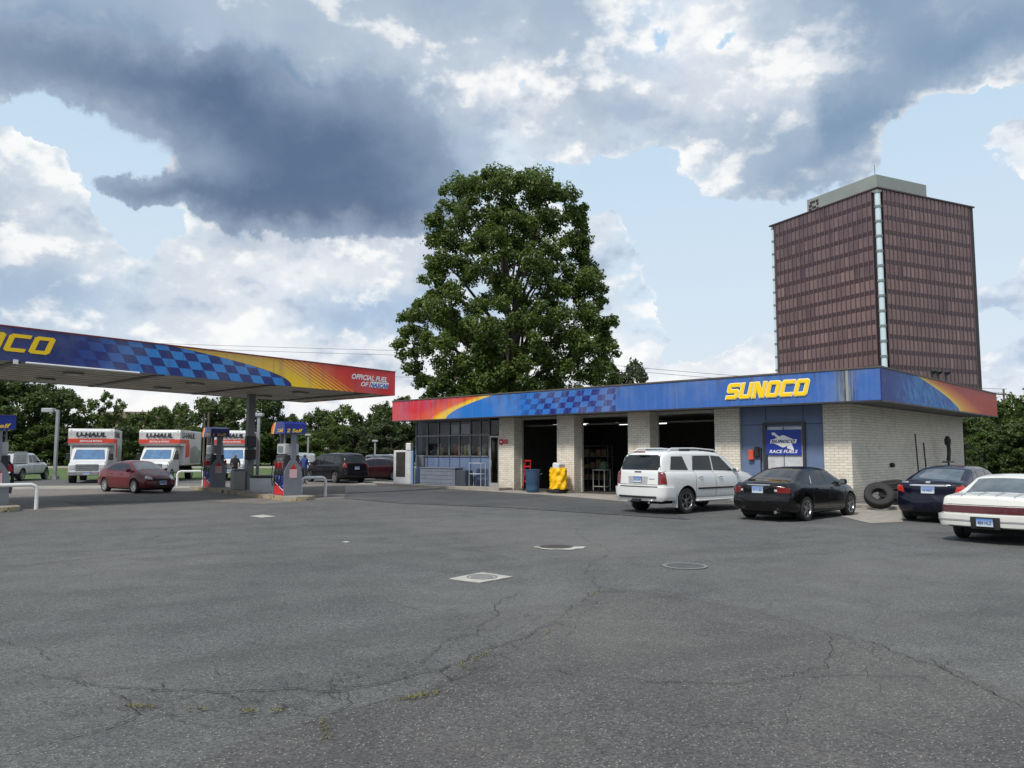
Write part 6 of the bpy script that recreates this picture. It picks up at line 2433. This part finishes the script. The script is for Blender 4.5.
desc = {'dark1': 'dense dark green rounded tree', 'dark2': 'dark green tree with a ragged broad crown', 'mid1': 'mid green rounded tree', 'mid2': 'mid green bushy tree', 'light1': 'yellow green low tree', 'light2': 'bright green rounded tree', 'thin': 'thin open crowned tree with sky showing through', 'grey': 'dull grey green tree'}
near = {-20: 'beyond the left edge of the canopy', 14: 'behind the left pump sign', 44: 'behind the square headed lamp post', 62: 'just right of the lamp post', 84: 'over the leftmost rental truck', 103: 'poking above the pale apartment block', 120: 'right of the pale apartment block', 140: 'between the two left rental trucks', 160: 'above the middle rental truck', 178: 'right of the middle rental truck', 202: 'behind the far fuel pump', 224: 'above the rental truck nearest the column', 250: 'behind the canopy column', 273: 'between the column and the near pump', 292: 'above the near fuel pump sign', 318: 'behind the silver minivan', 342: 'above the black minivan', 362: 'above the rear of the black minivan', 384: 'left of the red end of the station fascia', 404: 'directly behind the white cabinet', 428: 'behind the left end of the station', 455: 'hidden behind the shop windows'}
for px, ty, D, v, wf in belt:
    h = ap(px, ty, D).z
    tree(v, ap(px, 452, D).x, D, h, desc[v] + ' ' + near[px], GR1, wf * 12 / h * (h / 12) , rb.uniform(0, 6))
# low growth under the belt
for k in range(26):
    px = -30 + k * 19 + rb.uniform(-5, 5)
    D = rb.uniform(103, 109)
    h = rb.uniform(3.6, 6.2)
    v = rb.choice(('light1', 'light2', 'mid2', 'grey', 'dark2'))
    tree(v, ap(px, 452, D).x, D, h, 'low leafy bush filling the foot of the tree belt across the street', 'bushes at the foot of the tree belt', 1.5, rb.uniform(0, 6), 'shrub', 'shrub')
# a second deeper row so that no bare horizon shows
for k in range(20):
    px = -60 + k * 28 + rb.uniform(-6, 6)
    D = rb.uniform(135, 150)
    tree(rb.choice(('dark1', 'dark2', 'mid1')), ap(px, 452, D).x, D, rb.uniform(6.2, 8.0), 'dark tree in the far row seen only between the nearer crowns', 'far row of trees', 1.3, rb.uniform(0, 6))
tree('grey', ap(628, 452, 92).x, 92, ap(628, 357, 92).z, 'pale open crowned tree peeping over the roof right of the big maple', None, .62, 1.0)
# growth to the right of the station
rgt = [(975, 414, 46, 'dark1', .8, 'dark dense bush against the far end of the side wall'), (996, 404, 49, 'mid1', .75, 'mid green tree behind the red end of the side fascia'), (1016, 392, 47, 'light1', .7, 'bright green leafy tree near the right edge'),
       (1042, 384, 45, 'mid2', .9, 'green tree cut by the right edge of the picture'), (985, 432, 42, 'light2', .8, 'low bright shrub between the side wall and the trees'), (1008, 424, 41, 'dark2', .95, 'low dark shrub behind the white coupe'), (1036, 420, 40, 'dark1', 1.0, 'dark shrub at the right edge behind the white coupe'), (1070, 400, 44, 'dark2', 1.1, 'dark tree just outside the right edge')]
for px, ty, D, v, wf, lab in rgt:
    h = ap(px, ty, D).z
    tree(v, ap(px, 452, D).x, D, h, lab, None, wf * 1.15, rb.uniform(0, 6), 'shrub' if h < 4 else 'broadleaf_tree', 'shrub' if h < 4 else 'tree')
for k in range(7):
    px = 960 + k * 22
    tree('dark1', ap(px, 452, 56).x, 56, rb.uniform(4, 5.4), 'dark thicket tree behind the growth right of the station', 'thicket trees behind the station', 1.4, rb.uniform(0, 6))

# unseen leaf mass added behind the viewer to darken reflections in paint and glass
rw = random.Random(9)
C_, R_ = [], []
for k in range(420):
    x = rw.uniform(-110, 110)
    C_.append((x, -58 + rw.uniform(-5, 5) + abs(x) * .15, rw.uniform(1.0, 16.0))); R_.append(rw.uniform(1.6, 3.0))
me = leaf_mesh('added_foliage', C_, R_, 60, 1.1, 12)
me.materials.append(M_leafB)
o = bpy.data.objects.new('added_foliage', me); COL.objects.link(o)
tag(o, 'dark foliage added out of view for the car windows to mirror', 'added_foliage', kind='stuff')
# pale apartment block beyond the trees
ab = empty('apartment_block', (ap(95, 452, 124).x, 124, 0), radians(8))
tag(ab, 'pale apartment block with a low brown roof glimpsed through the trees', 'apartment block')
MB().box(0, 11, 0, 9, 0, 7.2).build('wall', mat('apartment_wall', S((176, 160, 140)), .8), ab)
a = MB(); a.prism([(-.5, 7.21), (11.5, 7.21), (10.2, 8.3), (.8, 8.3)], -.5, 9.5, 'y'); a.build('roof', mat('apartment_roof', S((142, 126, 112)), .8), ab)
for r_ in range(2):
    for k in range(5):
        MB().box(.9 + k * 2, 1.9 + k * 2, -.03, .02, 1.4 + r_ * 3, 2.8 + r_ * 3).build('window', M_cglass, ab)

# ------------------------------------------------------------------ lamp posts, poles, wires
M_galv = mat('galvanised', (.30, .31, .33), .5, metal=.4, vary=.15)


def lamp(px, py, top, D, arm, lab):
    p = ap(px, 452, D)
    H = ap(px, top, D).z
    o = empty('lamp_post', (p.x, p.y, 0))
    tag(o, lab, 'lamp post')
    a = MB(); a.box(-.09, .09, -.09, .09, 0, H); a.box(-.2, .2, -.2, .2, 0, .25); a.build('pole', M_galv, o)
    a = MB()
    if arm:
        a.box(min(arm, 0), max(arm, 0), -.04, .04, H - .08, H + .02)
        s = -1 if arm < 0 else 1
        a.box(arm, arm + s * .8, -.22, .22, H - .16, H + .12, ch=.04)
    else:
        a.box(-.32, .32, -.22, .22, H - .1, H + .12, ch=.04)
    a.build('lamp_head', mat('lamp_head', (.34, .36, .38), .5), o)
    return o


lamp(56, 478, 410, 53, -.25, 'grey square lamp post with its head to the left, beside the pickup truck')
lamp(258, 478, 415, 54, 0, 'grey lamp post with a flat head just right of the canopy column')
lamp(308, 470, 435, 86, 0, 'small far lamp post above the silver minivan')
lamp(375, 470, 441, 92, 0, 'small far lamp post above the row of parked cars')


def pole(px, top, D, lab, arm=True, r=.15, tank=False):
    p = ap(px, 452, D); H = ap(px, top, D).z
    o = empty('utility_pole', (p.x, p.y, 0))
    tag(o, lab, 'utility pole')
    MB().tube([(0, 0, 0), (0, 0, H)], [r, r * .7], 8).build('pole', mat('pole_wood', (.11, .09, .075), .9, vary=.3), o)
    if arm:
        MB().box(-1.2, 1.2, -.06, .06, H - .7, H - .56, 0, Matrix.Rotation(.5, 4, 'Z')).build('crossarm', mat('arm_wood', (.10, .085, .07), .9), o)
        a = MB()
        for u in (-1.1, -.4, .4, 1.1):
            a.lathe([(0, 0), (.05, 0), (.05, .12), (0, .18)], 8, 0, Matrix.Rotation(.5, 4, 'Z') @ Matrix.Translation((u, 0, H - .56)))
        a.build('insulator', M_galv, o)
    if tank:
        MB().lathe([(0, 0), (.28, .03), (.28, .95), (.2, 1.05), (0, 1.05)], 14, 0, Matrix.Translation((.38, -.1, H - 2.1))).build('transformer', M_galv, o)
    return Vector((p.x, p.y, H - .5))


pr = pole(1007, 389, 88, 'wooden utility pole with a crossarm and transformer right of the tower', tank=True)
pa = pole(203.5, 414, 96, 'bare wooden pole left of the far pump', False, .14)
pb = pole(207.5, 412, 97, 'bare wooden pole just left of the far pump sign', False, .16)
pl = pole(-190, 330, 78, 'wooden utility pole outside the left edge')
pm = pole(505, 372, 84, 'wooden utility pole hidden behind the big maple')
M_wire = mat('wire', (.10, .10, .11), .6, vary=0)


def wire(a, b_, sag, lab, r=.022):
    pts = []
    for k in range(17):
        t = k / 16
        p = a.lerp(b_, t)
        p = Vector((p.x, p.y, p.z - sag * 4 * t * (1 - t)))
        pts.append(p)
    o = MB().tube(pts, r, 5).build('power_line', M_wire)
    tag(o, lab, 'power line', 'overhead power lines')


e1 = Vector((ap(180, 340, 100).x, 100, ap(180, 340, 100).z))
for i, (ya, yb) in enumerate(((346, 352), (349, 357), (374, 378))):
    a = ap(-260, ya - 22, 100); b_ = ap(560, yb + 2, 88)
    wire(a, b_, .5, ('topmost thin power line crossing the sky above the canopy', 'second thin power line crossing the sky above the canopy', 'lower thin power line just above the red end of the canopy')[i])
for i, (ya, yb) in enumerate(((368, 384), (372, 388))):
    wire(ap(560, ya - 8, 84), ap(1007, yb + 5, 88), .5, ('upper power line running from the maple behind the tower to the pole', 'lower power line running from the maple behind the tower to the pole')[i])

# ------------------------------------------------------------------ people
def person(loc, rot, label, shirt, trousers, skin, hair, bend=0.0):
    J = {'pelvis': (0, 0, .93), 'waist': (0.0 + bend * .05, 0, 1.08), 'chest': (bend * .15, 0, 1.32), 'neck': (bend * .2, 0, 1.50), 'head': (bend * .25 + .02, 0, 1.60), 'crown': (bend * .25 + .02, 0, 1.70),
         'shl': (bend * .17, .18, 1.42), 'shr': (bend * .17, -.18, 1.42), 'ell': (.04 + bend * .2, .25, 1.16), 'elr': (.04 + bend * .2, -.25, 1.16), 'wrl': (.22 + bend * .2, .20, 1.02), 'wrr': (.24 + bend * .2, -.14, 1.06),
         'hal': (.30 + bend * .2, .18, 1.02), 'har': (.32 + bend * .2, -.12, 1.07),
         'hil': (0, .10, .90), 'hir': (0, -.10, .90), 'knl': (.04, .12, .50), 'knr': (.0, -.11, .50), 'anl': (.0, .13, .09), 'anr': (-.06, -.12, .09), 'tol': (.16, .14, .04), 'tor': (.10, -.13, .04)}
    Rr = {'pelvis': .14, 'waist': .125, 'chest': .15, 'neck': .06, 'head': .10, 'crown': .075, 'shl': .075, 'shr': .075, 'ell': .048, 'elr': .048, 'wrl': .034, 'wrr': .034, 'hal': .035, 'har': .035, 'hil': .095, 'hir': .095, 'knl': .062, 'knr': .062, 'anl': .042, 'anr': .042, 'tol': .036, 'tor': .036}
    E = [('pelvis', 'waist'), ('waist', 'chest'), ('chest', 'neck'), ('neck', 'head'), ('head', 'crown'), ('chest', 'shl'), ('chest', 'shr'), ('shl', 'ell'), ('shr', 'elr'), ('ell', 'wrl'), ('elr', 'wrr'), ('wrl', 'hal'), ('wrr', 'har'), ('pelvis', 'hil'), ('pelvis', 'hir'), ('hil', 'knl'), ('hir', 'knr'), ('knl', 'anl'), ('knr', 'anr'), ('anl', 'tol'), ('anr', 'tor')]
    ks = list(J)
    me = bpy.data.meshes.new('person')
    me.from_pydata([J[k] for k in ks], [(ks.index(a), ks.index(b)) for a, b in E], [])
    o = bpy.data.objects.new('person', me); COL.objects.link(o)
    o.modifiers.new('s', 'SKIN')
    for i, k in enumerate(ks):
        me.skin_vertices[0].data[i].radius = (Rr[k], Rr[k] * (1.25 if k in ('chest', 'waist', 'pelvis') else 1.0))
    me.skin_vertices[0].data[0].use_root = True
    sb_ = o.modifiers.new('d', 'SUBSURF'); sb_.levels = 2; sb_.render_levels = 2
    dg = bpy.context.evaluated_depsgraph_get()
    m2 = bpy.data.meshes.new_from_object(o.evaluated_get(dg))
    o.modifiers.clear(); o.data = m2
    for m_ in (shirt, trousers, skin, hair):
        m2.materials.append(m_)
    for p in m2.polygons:
        c = p.center
        if c.z > 1.52:
            p.material_index = 3 if (c.z > 1.66 or c.x < bend * .25 - .02) else 2
        elif c.z > .95:
            p.material_index = 2 if c.x > .24 + bend * .2 else 0
        elif c.z > .11:
            p.material_index = 1
        else:
            p.material_index = 3
        p.use_smooth = True
    o.location = loc
    o.rotation_euler[2] = rot
    tag(o, label, 'person')
    # face and hair
    hx = bend * .25 + .02
    a = MB()
    a.tube([(hx + .085, 0, 1.64), (hx + .118, 0, 1.60)], [.010, .016], 6)
    a.build('nose', skin, o, 60)
    for s in (-1, 1):
        MB().lathe([(0, -.012), (.012, 0), (0, .012)], 8, 0, Matrix.Translation((hx + .09, s * .034, 1.645))).build('eye', M_black, o, 60)
        MB().lathe([(0, -.02), (.02, 0), (0, .02)], 8, 0, Matrix.Translation((hx, s * .10, 1.62))).build('ear', skin, o, 60)
        # five fingers on each hand
        h = J['hal'] if s > 0 else J['har']
        a = MB()
        for f in range(4):
            y = h[1] + (f - 1.5) * .019
            l = (.055, .068, .064, .05)[f]
            a.tube([(h[0] + .01, y, h[2]), (h[0] + .03 + l * .5, y, h[2] - .004), (h[0] + .03 + l, y, h[2] - .022)], [.010, .009, .006], 6)
        a.tube([(h[0], h[1] - s * .03, h[2]), (h[0] + .03, h[1] - s * .05, h[2] + .01), (h[0] + .055, h[1] - s * .05, h[2] + .005)], [.011, .010, .007], 6)
        a.build('fingers', skin, o, 60)
    return o


M_skin = mat('skin', (.28, .16, .11), .5, vary=.08)
M_hair = mat('hair', (.02, .015, .012), .7, vary=.2)
M_blackc = mat('cloth_black', (.015, .015, .018), .85, vary=.2)
M_bluec = mat('cloth_blue', (.02, .05, .20), .85, vary=.15)
M_dkc = mat('cloth_grey', (.03, .03, .04), .85, vary=.2)
p1 = ap(235.5, 452, 44.0)
person((p1.x, p1.y, 0), radians(-70), 'person in black clothes standing before the rental truck beside the canopy column', M_blackc, M_blackc, M_skin, M_hair, .2)
p2 = ap(304.5, 452, 45.0)
person((p2.x, p2.y, 0), radians(60), 'person in a blue top standing by the black minivan behind the near pump', M_bluec, M_dkc, M_skin, M_hair, .1)
